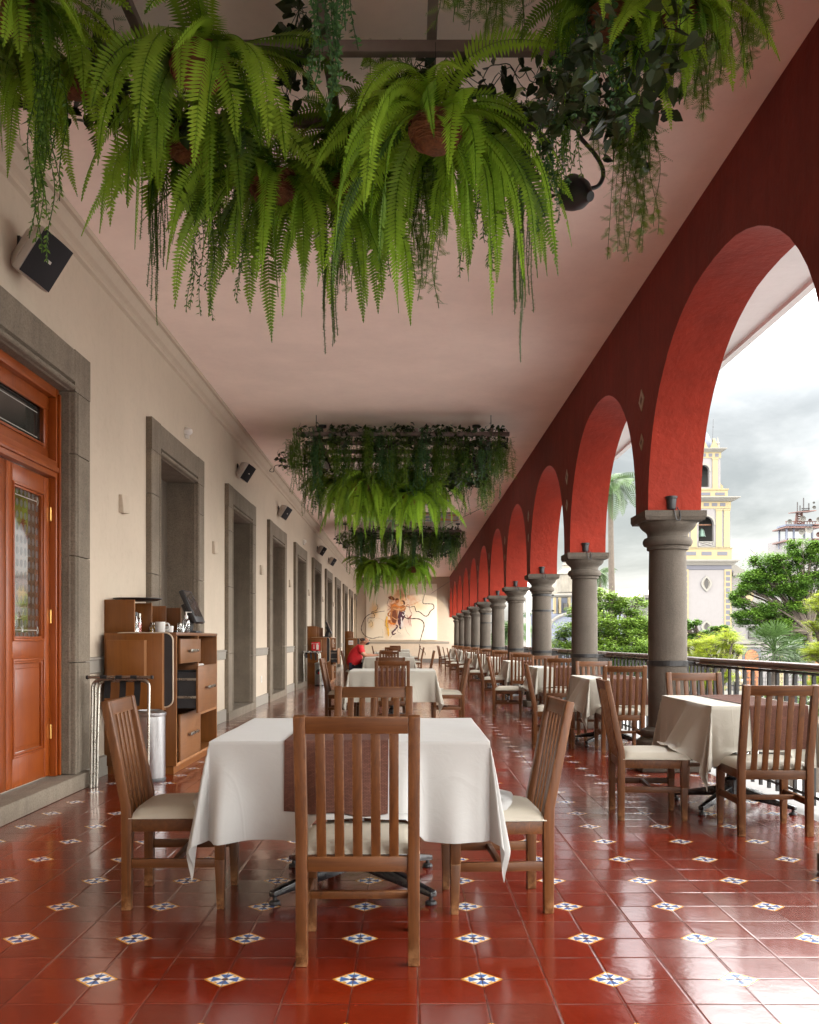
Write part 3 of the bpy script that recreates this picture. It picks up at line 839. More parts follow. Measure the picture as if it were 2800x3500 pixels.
# ------------------------------------------------------------------ table cloth
def cloth_fn(hx, hy, ht, over, sup, seed, rip=1.0):
    rnd = random.Random(seed)
    ph = [rnd.uniform(0, 6.28) for _ in range(16)]
    def side_off(k, s, d, half):
        edge = smooth01((1 - abs(s) / half) / .09) * (.55 + .75 * (s / half) ** 2)
        w = smooth01(d / over)
        f = 8.5 + 1.5 * (k % 3)
        r = (math.sin(s * f + ph[k]) + .6 * math.sin(s * f * 1.9 + ph[k + 4]) + .35 * math.sin(s * 31 + ph[k + 8]))
        return d * .05 + rip * edge * w * (.040 * r + .026)
    def P(u, v):
        ex, ey = max(0, abs(u) - hx), max(0, abs(v) - hy)
        sx, sy = (1 if u > 0 else -1), (1 if v > 0 else -1)
        if ex == 0 and ey == 0:
            return Vector((u, v, ht + .0008 * math.sin(u * 14 + v * 9)))
        if ex == 0 or ey == 0:
            onx = ex > 0
            d = ex if onx else ey
            s, half = (v, hy) if onx else (u, hx)
            k = (0 if sx < 0 else 1) if onx else (2 if sy < 0 else 3)
            o = side_off(k, s, d, half)
            r0 = .012
            z = ht - (d * .985 if d > r0 else d * d / (2 * r0) * .9)
            name = ('-x', '+x', '-y', '+y')[k]
            for (nm, c, w_, reach, sh) in sup:
                if nm != name: continue
                w = smooth01((w_ + .05 - abs(s - c)) / .10)
                if w <= 0: continue
                dm = ht - sh - .012
                ln = math.hypot(dm, max(0, reach))
                rc = max(reach, .035)
                if d <= dm: os_, zs = rc * d / dm + .01 * math.sin(s * 20 + ph[5]) * d / dm, ht - d
                else: os_, zs = rc + (d - dm) * .55 + .01 * math.sin(s * 20 + ph[5]), sh + .012 + .006 * (1 + math.sin(s * 23 + d * 30 + ph[6]))
                o = o + (os_ - o) * w; z = z + (zs - z) * w
            return Vector((sx * (hx + o), v, z)) if onx else Vector((u, sy * (hy + o), z))
        r = math.hypot(ex, ey); th = math.atan2(ey, ex)
        k = (0 if sx < 0 else 1) + (0 if sy < 0 else 2)
        f = math.sin(2 * th)
        s4 = math.sin(4 * (th - PI / 4)) ** 2
        rho = r * (.05 + (.15 + .04 * math.sin(ph[k + 10])) * s4 * (1.15 if th > PI / 4 else .8) + .06 * f + .03 * math.sin(9 * th + ph[k + 8]) * f * smooth01(r / .3))
        tw = th + .22 * math.sin(2 * th) * math.sin(ph[k + 12]) 
        # squash the angle so that the flap hangs as a fold
        tw = PI / 4 + (tw - PI / 4) * (1 if abs(tw - PI / 4) > .7 else .92)
        z = ht - math.sqrt(max(0, r * r - rho * rho)) * .99
        return Vector((sx * (hx + rho * math.cos(tw)), sy * (hy + rho * math.sin(tw)), z))
    return P

def axis_coords(h, over, n_in, n_out):
    out = [over * (1 - i / n_out) for i in range(n_out)]
    neg = [-(h + o) for o in out]
    return neg + [-h, -h + .006] + [-h + 2 * h * i / n_in for i in range(1, n_in)] + [h - .006, h] + [-v for v in neg[::-1]]

def grid_mesh(name, P, us, vs, mat, off=0.0, uvscale=1.0):
    me = bpy.data.meshes.new(name)
    pts = [P(u, v) for v in vs for u in us]
    nu = len(us)
    fs = [(j * nu + i, j * nu + i + 1, (j + 1) * nu + i + 1, (j + 1) * nu + i) for j in range(len(vs) - 1) for i in range(nu - 1)]
    if off:
        nr = []
        for j in range(len(vs)):
            for i in range(nu):
                a = pts[j * nu + min(i + 1, nu - 1)] - pts[j * nu + max(i - 1, 0)]
                c = pts[min(j + 1, len(vs) - 1) * nu + i] - pts[max(j - 1, 0) * nu + i]
                n = a.cross(c); n.normalize() if n.length else None
                nr.append(n)
        pts = [p + n * off for p, n in zip(pts, nr)]
    me.from_pydata([tuple(p) for p in pts], [], fs)
    uv = me.uv_layers.new(name='UVMap')
    k = 0
    for f in fs:
        for i in f:
            uv.data[k].uv = (us[i % nu] * uvscale, vs[i // nu] * uvscale); k += 1
    me.polygons.foreach_set('use_smooth', [True] * len(fs))
    me.materials.append(mat); me.update()
    return me

def make_table(hx, hy, ht):
    t = thing('pedestal_table', 'x', 'table')
    b = MB(); b.box(-hx + .004, hx - .004, -hy + .004, hy - .004, ht - .035, ht - .004); b.build('tabletop', M['chair_x'], t, bevel=.006)
    b = MB(); b.lathe([(.06, .10), (.06, .20), (.05, .21), (.038, .22), (.038, ht - .06), (.09, ht - .05), (.2, ht - .036)], n=20); b.build('pedestal', M['black_gloss'], t, smooth=True)
    for i in range(4):
        a = PI / 4 + i * PI / 2 ; d = Vector((math.cos(a), math.sin(a), 0)); q = Vector((-d.y, d.x, 0)); L = .52 if hx > .5 else .46
        b = MB()
        p0, p1 = d * .03, d * L
        lo = [p0 + q * .032 + Vector((0, 0, .085)), p0 - q * .032 + Vector((0, 0, .085)), p0 - q * .032 + Vector((0, 0, .165)), p0 + q * .032 + Vector((0, 0, .165))]
        hi = [p1 + q * .02 + Vector((0, 0, .035)), p1 - q * .02 + Vector((0, 0, .035)), p1 - q * .02 + Vector((0, 0, .062)), p1 + q * .02 + Vector((0, 0, .062))]
        b.hexa(lo, hi); f = b.build('foot', M['black_gloss'], t, bevel=.006)
        b = MB(); b.lathe([(.026, 0), (.028, .006), (.024, .016), (.010, .02), (.010, .036)], tuple(d * (L - .02)), 12); b.build('glide', M['black'], f)
    return t

chair0 = make_chair()
used = [False]
def place_chair(x, y, rz, label, group):
    """x, y: seat centre; rz: turn (0 = sitter looks down the gallery)"""
    if not used[0]: used[0] = True; c = chair0
    else: c = copy_tree(chair0)
    c.location = (x, y, 0); c.rotation_euler = (0, 0, rz); c['label'] = label; c['group'] = group
    return c
GC, GR = 'wooden chairs around the tables in the middle row', 'wooden chairs around the tables along the railing'
HTBL = .765
def cloth_set(hx, hy, over, sup, seed, x, y, lab_c, lab_r, lab_t, grp, cm, runner_w, runner_over, rx=0.0, cache={}, fine=1, rz=0):
    key = (hx, hy, seed)
    P = cloth_fn(hx, hy, HTBL, over, sup, seed)
    if key not in cache:
        us = axis_coords(hx, over, 30 * fine, 14 * fine); vs = axis_coords(hy, over, 30 * fine, 14 * fine)
        me = grid_mesh('tablecloth', P, us, vs, cm)
        ru = [rx - runner_w + 2 * runner_w * i / 24 for i in range(25)]
        rv = [v for v in axis_coords(hy, runner_over, 30, 16)]
        mr = grid_mesh('table_runner', P, ru, rv, M['runner'], .005)
        tb = make_table(hx, hy, HTBL)
        cache[key] = (me, mr, tb); first = True
    else: first = False
    me, mr, tb = cache[key]
    t = tb if first else copy_tree(tb)
    t.location = (x, y, 0); t['label'] = lab_t; t['group'] = grp + ' tables'; t.rotation_euler = (0, 0, rz)
    o = link('tablecloth', me); o.location = (x, y, 0); tag(o, lab_c, 'tablecloth', grp + ' tablecloths'); o.rotation_euler = (0, 0, rz)
    o = link('table_runner', mr); o.location = (x, y, 0); tag(o, lab_r, 'table runner', grp + ' runners'); o.rotation_euler = (0, 0, rz)

# front table and its chairs
SEAT = SH + .058
sup1 = [('-y', .06, .22, .17, SEAT), ('-x', -.24, .22, .05, SEAT), ('+x', -.27, .22, .05, SEAT), ('+y', .04, .22, .1, SEAT)]
cloth_set(.60, .60, .425, sup1, 3, -.25, 4.62, 'white cloth on the large front table', 'brown woven runner across the front table', 'pedestal table under the white cloth nearest the camera', 'middle row', M['cloth'], .222, .30, rx=-.055, fine=2)
place_chair(-.187, 3.448 + CD / 2, R(.6), 'chair with its back to the camera in front of the nearest table', GC)
place_chair(-1.05, 4.40, R(-90 + 2), 'chair at the left side of the nearest table', GC)
place_chair(.40, 4.335, R(90 + 3), 'chair at the right side of the nearest table', GC)
place_chair(-.20, 5.42 - CD / 2, R(180), 'chair at the far side of the nearest table facing the camera', GC)
# second table
sup2 = [('-y', .0, .22, .05, SEAT), ('-x', .3, .22, .05, SEAT), ('+x', .3, .22, .05, SEAT)]
mid = [(-.22, 13.55, 'second'), (-.45, 23.2, 'third'), (-.55, 32.6, 'fourth'), (-.55, 41.5, 'fifth')]
names = {'second': 'second table down the middle row', 'third': 'table where the man in red sits', 'fourth': 'table behind the seated man', 'fifth': 'farthest table of the middle row'}
for x, y, w in mid:
    nm = names[w]
    cloth_set(.60, .60, .43, sup2, 11, x, y, 'cream cloth on the ' + nm, 'brown runner on the ' + nm, 'pedestal table under the cloth, the ' + nm, 'middle row', M['cloth_cream'], .21, .28, rx=-.02)
    place_chair(x + .02, y - 1.12, R(random.uniform(-2, 2)), 'chair with its back to the camera at the ' + nm, GC)
    if w == 'third': place_chair(x - .89, y + .12, R(-90), 'chair the man in the red shirt sits on', GC)
    else: place_chair(x - .74, y + .22, R(-90 + random.uniform(-3, 3)), 'left side chair at the ' + nm, GC)
    place_chair(x + .80, y + .25, R(90 + random.uniform(-2, 5)), 'right side chair at the ' + nm, GC)
    place_chair(x - .05, y + .62, R(180), 'far side chair at the ' + nm, GC)
# tables in the arches along the railing
bayname = ['railing table nearest the camera'] + ['railing table between the %s and %s columns' % (a_, b_) for a_, b_ in zip(['first', 'second', 'third', 'fourth', 'fifth', 'sixth', 'seventh', 'eighth'], ['second', 'third', 'fourth', 'fifth', 'sixth', 'seventh', 'eighth', 'ninth'])] + ['railing table beside the farthest column']
supR = [('-y', -.06, .22, .05, SEAT), ('-x', -.30, .22, .17, SEAT), ('+y', .05, .22, .1, SEAT)]
for k in range(10):
    yk = coly(k) + SP / 2 + .03; nm = bayname[k]; rnd = random.Random(k + 5)
    cloth_set(.34, .60, .40, supR, 21, 2.32, yk, 'cream cloth on the ' + nm, 'brown runner on the ' + nm, 'pedestal table, the ' + nm, 'railing row', M['cloth_cream'], .19, .28, rx=.10)
    j = (lambda a: rnd.uniform(-a, a)) if k else (lambda a: 0)
    place_chair(2.245 + j(.04), yk - 1.02 + CD / 2 + j(.06) - .0, R(-1 + j(4)), 'chair facing away at the ' + nm, GR)
    place_chair(2.36 + j(.04), yk + .97 - CD / 2 + j(.06), R(180 + j(4)), 'far side chair at the ' + nm, GR)
    place_chair(1.635 + j(.06), yk - .30 + (.25 if k == 2 else 0) + j(.06), R(-90 - 4 + j(5)), 'left side chair at the ' + nm, GR)
# ------------------------------------------------------------------ waiter stations against the left wall
SX0, SX1, SLEN, SHT = XL + .003, -2.06, 1.78, 1.265
def panel(b, pts, th): pass
def make_station(drawer_open):
    t = thing('waiter_station', 'x', 'cabinet')       # origin on the wall line at the near end
    w = SX1 - SX0; th = .022
    b = MB()
    b.box(0, w - .03, .03, SLEN - .03, .001, .075); b.build('plinth', M['station'], t)
    b = MB()
    b.box(0, w, 0, th, .076, SHT - .03); b.box(0, w, SLEN - th, SLEN, .076, SHT - .03)
    b.box(0, th, th, SLEN - th, .076, SHT - .03)
    b.box(0, w, .86, .86 + th, .10, SHT - .03)
    b.box(0, w, th, SLEN - th, .076, .099)
    b.box(-.0, w + .004, -.004, SLEN + .004, SHT - .0295, SHT)
    b.build('carcass', M['station'], t, bevel=.002)
    b = MB()
    x = w + .0005
    b.box(x - .004, x + .003, 0.001, th, .076, SHT - .03); b.box(x - .004, x + .003, .86, .86 + th, .10, SHT - .03); b.box(x - .004, x + .003, SLEN - th, SLEN - .001, .076, SHT - .03)
    b.box(x - .004, x + .003, th, SLEN - th, .076, .10)
    b.build('front_edge', M['station_edge'], t)
    for z in (.47, .90):
        b = MB(); b.box(.03, w - .01, .885, SLEN - th - .001, z, z + .022); s = b.build('shelf', M['station'], t)
        b = MB(); b.box(w - .0095, w + .002, .885, SLEN - th - .001, z - .012, z + .022); b.build('front_edge', M['station_edge'], s)
    for (z0, z1, out) in ((.985, 1.205, .012), (.545, .965, .17 if drawer_open else .012), (.115, .53, .012)):
        b = MB(); b.box(w + out, w + out + .02, .035, .85, z0, z1)
        d = b.build('drawer', M['drawer'], t, bevel=.002)
        if out > .05:
            b = MB(); b.box(w - .40, w + out - .001, .06, .075, z0 + .04, z1 - .06); b.box(w - .40, w + out - .001, .81, .825, z0 + .04, z1 - .06); b.box(w - .40, w + out - .001, .075, .81, z0 + .04, z0 + .055)
            b.build('drawer_box', M['black'], d)
            b = MB()
            for zz in (z0 + .13, z0 + .29): b.box(w - .3, w + out - .002, .048, .058, zz, zz + .02)
            b.build('runner_track', M['chrome'], d)
        b = MB(); zc = z0 + (z1 - z0) * .52
        b.box(w + out + .045, w + out + .057, .30, .62, zc - .012, zc + .012)
        for yy in (.33, .58): b.box(w + out + .02, w + out + .046, yy, yy + .012, zc - .006, zc + .006)
        b.build('handle', M['chrome'], d, bevel=.002)
    # upright dividers on top
    for y, wd, hgt in ((.0, .265, .29), (.56, .265, .28), (1.18, .24, .275), (1.60, .29, .27)):
        b = MB(); b.box(0, wd, y, y + .02, SHT + .001, SHT + hgt); o = b.build('divider', M['station'], t, bevel=.002)
        b = MB(); b.box(wd, wd + .003, y, y + .02, SHT + .001, SHT + hgt); b.build('front_edge', M['station_edge'], o)
    b = MB(); b.box(0, .02, .021, 1.60, SHT + .001, SHT + .20); b.build('divider_back', M['station'], t)
    # pockets on the near end
    b = MB(); b.box(.04, .545, -.125, -.103, .58, SHT - .01); b.box(.04, .062, -.102, -.001, .58, SHT - .01); b.box(.523, .545, -.102, -.001, .58, SHT - .01)
    b.box(.063, .522, -.102, -.001, .58, .60)
    pk = b.build('side_pocket', M['station'], t, bevel=.002)
    b = MB(); b.box(.545, .548, -.124, -.004, .58, SHT - .01); b.build('front_edge', M['station_edge'], pk)
    b = MB(); b.box(.085, .41, -.21, -.19, .86, 1.195); b.box(.085, .105, -.189, -.126, .86, 1.195); b.box(.39, .41, -.189, -.126, .86, 1.195); b.box(.106, .389, -.189, -.126, .86, .88)
    p2 = b.build('small_pocket', M['station'], t, bevel=.002)
    b = MB(); b.box(.41, .4125, -.209, -.13, .86, 1.195); b.build('front_edge', M['station_edge'], p2)
    return t
STY = [8.36, 25.0, 40.0]
slab = ['orange wood waiter station with a pulled out drawer nearest the camera', 'orange wood waiter station with the red fire extinguisher sign', 'orange wood waiter station behind the seated man']
s0 = make_station(True)
st = [s0] + [copy_tree(s0) for _ in range(2)]
for s, y, l in zip(st, STY, slab):
    s.location = (SX0, y, 0); s['label'] = l; s['group'] = 'waiter stations along the left wall'

def rrect(x0, x1, z0, z1, r, n=6):
    out = []
    for cx, cz, a0 in ((x1 - r, z1 - r, 0), (x0 + r, z1 - r, 90), (x0 + r, z0 + r, 180), (x1 - r, z0 + r, 270)):
        for i in range(n + 1): out.append((cx + r * math.cos(R(a0 + 90 * i / n)), cz + r * math.sin(R(a0 + 90 * i / n))))
    return out
for i, y in enumerate(STY):
    o = thing('serving_tray', 'black tray with pale rim stored on end beside the %s waiter station' % ('nearest', 'sign bearing', 'farthest')[i], 'tray', (SX0, y - .05, 0), 0, 'black trays stored at the waiter stations')
    b = MB(); b.prism(rrect(.10, .625, .605, SHT - .005, .07), 'y', -.012, .0); b.build('tray_base', M['black'], o, smooth=True, angle=30)
    b = MB(); b.tube([(x, -.012, z) for x, z in rrect(.10, .625, .605, SHT - .005, .07) + [rrect(.10, .625, .605, SHT - .005, .07)[0]]], .007, 6); b.build('rim', simple('tray_rim', (.50, .42, .32), .4, .3) if i == 0 else bpy.data.materials['tray_rim'], o)

zt = SHT + .001
o = thing('round_tray', 'round black tray lying on the dividers of the nearest waiter station', 'tray', (XL + .21, 8.36 + .32, SHT + .291))
b = MB(); b.lathe([(.001, 0), (.17, 0), (.215, .018), (.222, .020), (.222, .024), (.212, .024), (.17, .006), (.001, .006)], n=36, caps=False); b.build('tray_body', M['black'], o, smooth=True)
def pos(px, d): return ((px - CX) * d / F, d)
x, y = pos(548, 8.82)
o = thing('coffee_mug', 'white coffee mug on the nearest waiter station', 'mug', (x, y, zt), R(10))
b = MB(); b.lathe([(.001, 0), (.043, 0), (.047, .006), (.047, .098), (.045, .1), (.042, .098), (.042, .012), (.001, .01)], n=28, caps=False); b.build('cup', M['white'], o, smooth=True)
b = MB(); b.tube(catmull([(.045, 0, .082), (.07, 0, .085), (.082, 0, .055), (.068, 0, .026), (.045, 0, .022)], 6), .007, 8); b.build('handle', M['white'], o, smooth=True)
x, y = pos(580, 8.92)
o = thing('sugar_bowl', 'small white cup behind the mug on the nearest waiter station', 'cup', (x, y, zt))
b = MB(); b.lathe([(.001, 0), (.028, 0), (.034, .01), (.036, .062), (.034, .062), (.03, .012), (.001, .01)], n=20, caps=False); b.build('cup', M['white'], o, smooth=True)
M['clear'] = glass('clear_plastic', (.93, .96, .96), .05, .12, .5)
x, y = pos(637, 8.72)
o = thing('pump_bottle', 'clear pump bottle of hand gel on the nearest waiter station', 'bottle', (x, y, zt))
b = MB(); b.lathe([(.001, 0), (.032, 0), (.035, .006), (.035, .10), (.03, .116), (.014, .124), (.014, .135)], n=24); b.build('bottle', M['clear'], o, smooth=True)
b = MB(); b.lathe([(.017, .134), (.017, .156), (.007, .158), (.007, .18), (.012, .182), (.012, .192)], n=16); b.box(-.004, .048, -.006, .006, .184, .192); b.build('pump', M['white'], o, smooth=True)
x, y = pos(614, 8.80)
o = thing('pepper_shaker', 'glass shaker beside the hand gel on the nearest waiter station', 'shaker', (x, y, zt))
b = MB(); b.lathe([(.001, 0), (.02, 0), (.022, .01), (.018, .06), (.018, .065)], n=16); b.build('jar', M['clear'], o, smooth=True)
b = MB(); b.lathe([(.019, .065), (.02, .08), (.014, .09), (.001, .092)], n=16); b.build('lid', M['chrome'], o, smooth=True)
b = MB(); b.lathe([(.001, .003), (.017, .003), (.017, .035), (.001, .035)], n=12); b.build('pepper', simple('pepper', (.10, .06, .03), .9, 0, .5, 300), o)
M['honey'] = simple('honey', (.55, .30, .02), .15, 0, .1, 20, coat=.6); M['salsa'] = simple('red_sauce', (.50, .03, .015), .3, 0, .2, 40)
for px, d, nm, lab, hgt, rad, fillm in ((462, 8.52, 'salt_jar', 'white topped glass jar at the front of the nearest waiter station', .085, .034, M['white']), (463, 8.66, 'sauce_bottle', 'tall dark capped bottle behind the glass jar on the nearest waiter station', .19, .028, M['black_gloss']), (476, 8.74, 'sauce_bottle', 'red sauce bottle with silver cap by the divider on the nearest waiter station', .18, .022, M['salsa']), (522, 8.86, 'honey_jar', 'amber honey jar beside the white mug', .095, .028, M['honey'])):
    x, y = pos(px, d)
    o = thing(nm, lab, 'jar' if 'jar' in nm else 'bottle', (x, y, zt))
    b = MB(); b.lathe([(.001, 0), (rad, 0), (rad, hgt * .55), (rad * .7, hgt * .7), (rad * .6, hgt * .8)], n=18); b.build('bottle', M['clear'], o, smooth=True)
    b = MB(); b.lathe([(.001, .003), (rad * .93, .003), (rad * .93, hgt * .52), (.001, hgt * .52)], n=18); b.build('contents', fillm, o, smooth=True)
    b = MB(); b.lathe([(rad * .72, hgt * .78), (rad * .75, hgt * .97), (rad * .4, hgt), (.001, hgt)], n=18); b.build('cap', M['black_gloss'] if 'dark' in lab else M['chrome'], o, smooth=True)
for i, (d, px) in enumerate(((9.45, 650), (26.2, 1120))):
    x = -2.30; y = STY[i] + 1.25 if i == 0 else STY[i] + 1.2
    o = thing('touchscreen_monitor', 'black tilted order screen on the %s waiter station' % ('nearest', 'sign bearing')[i], 'screen', (x, y, zt), R(0), 'order screens on the waiter stations'); o.scale = (1.18, 1.18, 1.18)
    b = MB()
    c, s_ = math.cos(R(24)), math.sin(R(24))
    def tp(u, v, w_): return (.06 + u * c - v * s_ * 1.0 + .0, w_, .05 + v * c + u * s_)
    def slab8(u0, u1, v0, v1, w0, w1): b.hexa([tp(u0, v0, w0), tp(u1, v0, w0), tp(u1, v0, w1), tp(u0, v0, w1)], [tp(u0, v1, w0), tp(u1, v1, w0), tp(u1, v1, w1), tp(u0, v1, w1)])
    slab8(.07, .11, .0, .30, -.17, .17); b.build('casing', M['black'], o, bevel=.008)
    b = MB(); slab8(.1105, .1125, .055, .285, -.15, .15); b.build('screen', M['black_gloss'], o)
    b = MB(); slab8(.02, .072, .05, .2, -.06, .06); b.box(-.06, .14, -.1, .1, 0, .02); b.hexa([(-.02, -.05, .02), (.08, -.05, .02), (.08, .05, .02), (-.02, .05, .02)], [(.03, -.05, .16), (.09, -.05, .16), (.09, .05, .16), (.03, .05, .16)]); b.build('stand', M['black'], o, bevel=.006)
# papers and boxes on the open shelves
rnd = random.Random(4)
for i, (yy, z, lab) in enumerate(((9.55, .922, 'stack of dark menus on the upper shelf of the nearest waiter station'), (9.5, .492, 'stack of dark menus on the lower shelf of the nearest waiter station'))):
    b = MB()
    for k in range(4): b.box(-.15 + rnd.uniform(-.02, .02), .13, -.14 + rnd.uniform(-.03, .0), .14 + rnd.uniform(0, .05), k * .008 + .0005, k * .008 + .007)
    o = b.build('menu_stack', M['black'] if i else M['white']); o.location = (-2.24, yy, z); tag(o, lab if i else lab.replace('dark menus', 'pale papers'), 'menus')

# fire extinguisher sign: red square, white arrow, extinguisher and the word EXTINTOR
def text_mesh(body, size, mat, name, parent, loc, rot):
    cu = bpy.data.curves.new(name, 'FONT'); cu.body = body; cu.size = size; cu.align_x = 'CENTER'; cu.align_y = 'CENTER'; cu.extrude = .0004
    tmp = bpy.data.objects.new('tmp', cu); col.objects.link(tmp)
    dg = bpy.context.evaluated_depsgraph_get(); me = bpy.data.meshes.new_from_object(tmp.evaluated_get(dg))
    bpy.data.objects.remove(tmp)
    me.materials.clear(); me.materials.append(mat)
    o = link(name, me, parent); o.location = loc; o.rotation_euler = rot; return o
M['sign_red'] = simple('sign_red', (.55, .01, .015), .5, 0, .05)
sg = thing('extinguisher_sign', 'red sign with white arrow and extinguisher symbol on the waiter station', 'sign', (SX0 + .27, STY[1] - .2115, 1.02))
b = MB(); b.box(-.115, .115, -.006, 0, -.115, .115); b.build('plate', M['sign_red'], sg, bevel=.002)
b = MB(); yv = -.0075
def poly(pts): b.add([(x, yv, z) for x, z in pts], [tuple(range(len(pts)))])
poly([(-.06, .045), (-.04, .045), (-.04, -.035), (-.025, -.035), (-.05, -.075), (-.075, -.035), (-.06, -.035)])
poly([(.012, -.088), (.075, -.088), (.078, .03), (.07, .048), (.055, .056), (.03, .056), (.016, .048), (.010, .03)])
poly([(.035, .057), (.05, .057), (.05, .07), (.085, .085), (.083, .092), (.045, .082), (.02, .068), (.022, .062), (.035, .068)])
b.build('symbol', M['white'], sg)
text_mesh('EXTINTOR', .030, M['white'], 'lettering', sg, (-.045, -.0075, .068), (R(90), 0, 0))
nt_ = thing('paper_notice', 'small white printed notice on the waiter station behind the man', 'notice', (SX0 + .28, STY[2] - .2115, 1.07))
b = MB(); b.box(-.10, .10, -.004, 0, -.09, .09); b.build('sheet', M['white'], nt_)
b = MB(); yv = -.005
for i in range(3): poly([(-.07 + i * .05, -.05), (-.035 + i * .05, -.05), (-.035 + i * .05, .03), (-.07 + i * .05, .03)])
b.build('printed_block', simple('faded_print', (.62, .40, .34), .8), nt_)

# folded chrome tray stands with black straps
def make_stand():
    t = thing('tray_stand', 'x', 'tray stand')
    w = .46
    for j, (dy, lean, hh) in enumerate(((.0, .02, .875), (.035, .03, .875), (.07, .045, .86))):
        b = MB(); r = .06; W2 = w - j * .012
        p = [(0.012 * j, dy - .02, .004), (.012 * j, dy + lean * .8, hh - r)] + [(.012 * j + r - r * math.cos(R(a)), dy + lean, hh - r + r * math.sin(R(a))) for a in (22, 45, 68, 90)] + [(W2 - r + r * math.sin(R(a)), dy + lean, hh - r + r * math.cos(R(a))) for a in (0, 22, 45, 68)] + [(W2, dy + lean * .8, hh - r), (W2, dy - .02, .004)]
        b.tube(p, .0115, 10); b.build('tube_frame', M['chrome'], t, smooth=True)
    b = MB(); b.tube([(-.03, -.012, .895), (w + .03, -.012, .895)], .0125, 10); b.build('top_bar', M['chrome'], t, smooth=True)
    b = MB()
    for xx in (-.032, w + .032): b.lathe([(.015, -.008), (.016, 0), (.015, .008)], (xx, -.012, .895), 12, Matrix.Rotation(PI / 2, 3, 'Y'))
    b.build('end_cap', M['black'], t)
    for i, xx in enumerate((.10, .225, .345)):
        b = MB(); n = 10
        pts = [(-.03, .885), (-.028, .91), (-.010, .9115), (.008, .905), (.04, .89), (.085, .86), (.09, .80), (.07 - .01 * i, .72 - .03 * i)]
        vs = []
        for (yy, zz) in pts: vs += [(xx - .026, yy, zz), (xx + .026, yy, zz)]
        b.add(vs, [(2 * k, 2 * k + 1, 2 * k + 3, 2 * k + 2) for k in range(len(pts) - 1)]); b.build('strap', M['strap'], t, smooth=True, angle=80)
    return t
ts = make_stand(); ts.location = (-2.56, 7.62, 0); ts['label'] = 'folded chrome tray stand with black straps before the nearest waiter station'; ts['group'] = 'folded tray stands by the waiter stations'
t2 = copy_tree(ts, (-2.68, 24.2, 0), R(25), 'folded chrome tray stand before the sign bearing waiter station')
def make_bin(): 
    t = thing('waste_bin', 'x', 'bin')
    b = MB(); b.lathe([(.125, .0), (.13, .01), (.13, .56), (.125, .565)], n=32, caps=False); b.build('bin_body', M['steel'], t, smooth=True)
    b = MB(); b.lathe([(.132, .55), (.137, .56), (.137, .58), (.125, .585), (.10, .60), (.10, .575), (.12, .555)], n=32, caps=False); b.build('rim', M['steel'], t, smooth=True)
    b = MB(); b.lathe([(.134, .0), (.136, .02), (.131, .03)], n=32); b.build('base_ring', M['black'], t, smooth=True)
    b = MB(); b.lathe([(.001, .575), (.115, .575)], n=24, caps=False); b.build('liner', M['black'], t)
    return t
wb = make_bin(); wb.location = (-2.20, 8.02, 0); wb['label'] = 'brushed steel waste bin behind the nearest tray stand'; wb['group'] = 'steel waste bins'
w2 = copy_tree(wb, (-2.30, 24.55, 0), 0, 'brushed steel waste bin with round opening by the sign bearing station')
b = MB(); b.lathe([(.001, 0), (.07, 0)], n=24, caps=False, mat=Matrix.Rotation(R(90), 3, 'X')); o = b.build('opening', M['black'], w2); o.location = (-.03, -.131, .36)
b = MB(); b.lathe([(.001, 0), (.035, 0)], n=16, caps=False, mat=Matrix.Rotation(R(90), 3, 'X')); o = b.build('red_bag', M['sign_red'], w2); o.location = (-.005, -.1325, .335)

# ------------------------------------------------------------------ wall fixtures
def make_speaker():
    t = thing('wall_speaker', 'x', 'speaker')     # origin on the wall; faces +x and down
    b = MB()
    back = [(.08, -.09, -.10), (.08, .09, -.10), (.08, .09, .12), (.08, -.09, .12)]
    front = [(.30, -.15, -.17), (.30, .15, -.17), (.30, .15, .17), (.30, -.15, .17)]
    mid_ = [(.22, -.15, -.17), (.22, .15, -.17), (.22, .15, .17), (.22, -.15, .17)]
    b.hexa(back, mid_); b.hexa([(x + .0005, y, z) for x, y, z in mid_], front)
    rot = Matrix.Rotation(R(32), 3, 'Y') @ Matrix.Rotation(R(-24), 3, 'Z')
    bb = MB(); bb.v = [tuple(rot @ Vector(v)) for v in b.v]; bb.f = b.f; bb.mi = b.mi; bb.tint = b.tint
    bb.build('speaker_case', M['speaker'], t, bevel=.018)
    b = MB(); n = 8
    vs = []
    for i in range(n + 1):
        yy = -.142 + .284 * i / n; bx = .302 + .022 * (1 - (2 * i / n - 1) ** 2)
        vs += [rot @ Vector((bx, yy, -.162)), rot @ Vector((bx, yy, .162))]
    b.add(vs, [(2 * i, 2 * i + 2, 2 * i + 3, 2 * i + 1) for i in range(n)])
    b.build('grille', M['grille'], t, smooth=True)
    b = MB(); vs = [rot @ Vector(v) for v in ((.3255, -.02, -.01), (.3255, .02, -.01), (.3255, .02, .01), (.3255, -.02, .01))]; b.add(vs, [(0, 1, 2, 3)]); b.build('badge', M['speaker'], t)
    b = MB(); b.box(-.0, .02, -.05, .05, -.06, .06); b.tube([(.01, 0, 0), tuple(rot @ Vector((.09, 0, .01)))], .022, 8); b.build('bracket', M['black'], t)
    return t
sp = make_speaker(); slabs = ['nearest grey wall speaker high above the wooden door', 'second grey wall speaker high on the left wall', 'third grey wall speaker high on the left wall', 'fourth grey wall speaker high on the left wall', 'fifth grey wall speaker high on the left wall, the farthest']
for i, (y, z) in enumerate(((6.55, 3.93), (14.9, 3.93), (19.6, 3.93), (28.0, 3.93), (31.9, 3.93))):
    c = sp if i == 0 else copy_tree(sp)
    c.scale = (1, 1, 1) if i == 0 else (.8, .8, .8)
    c.location = (XL, y, z); c['label'] = slabs[i]; c['group'] = 'speakers along the left wall'
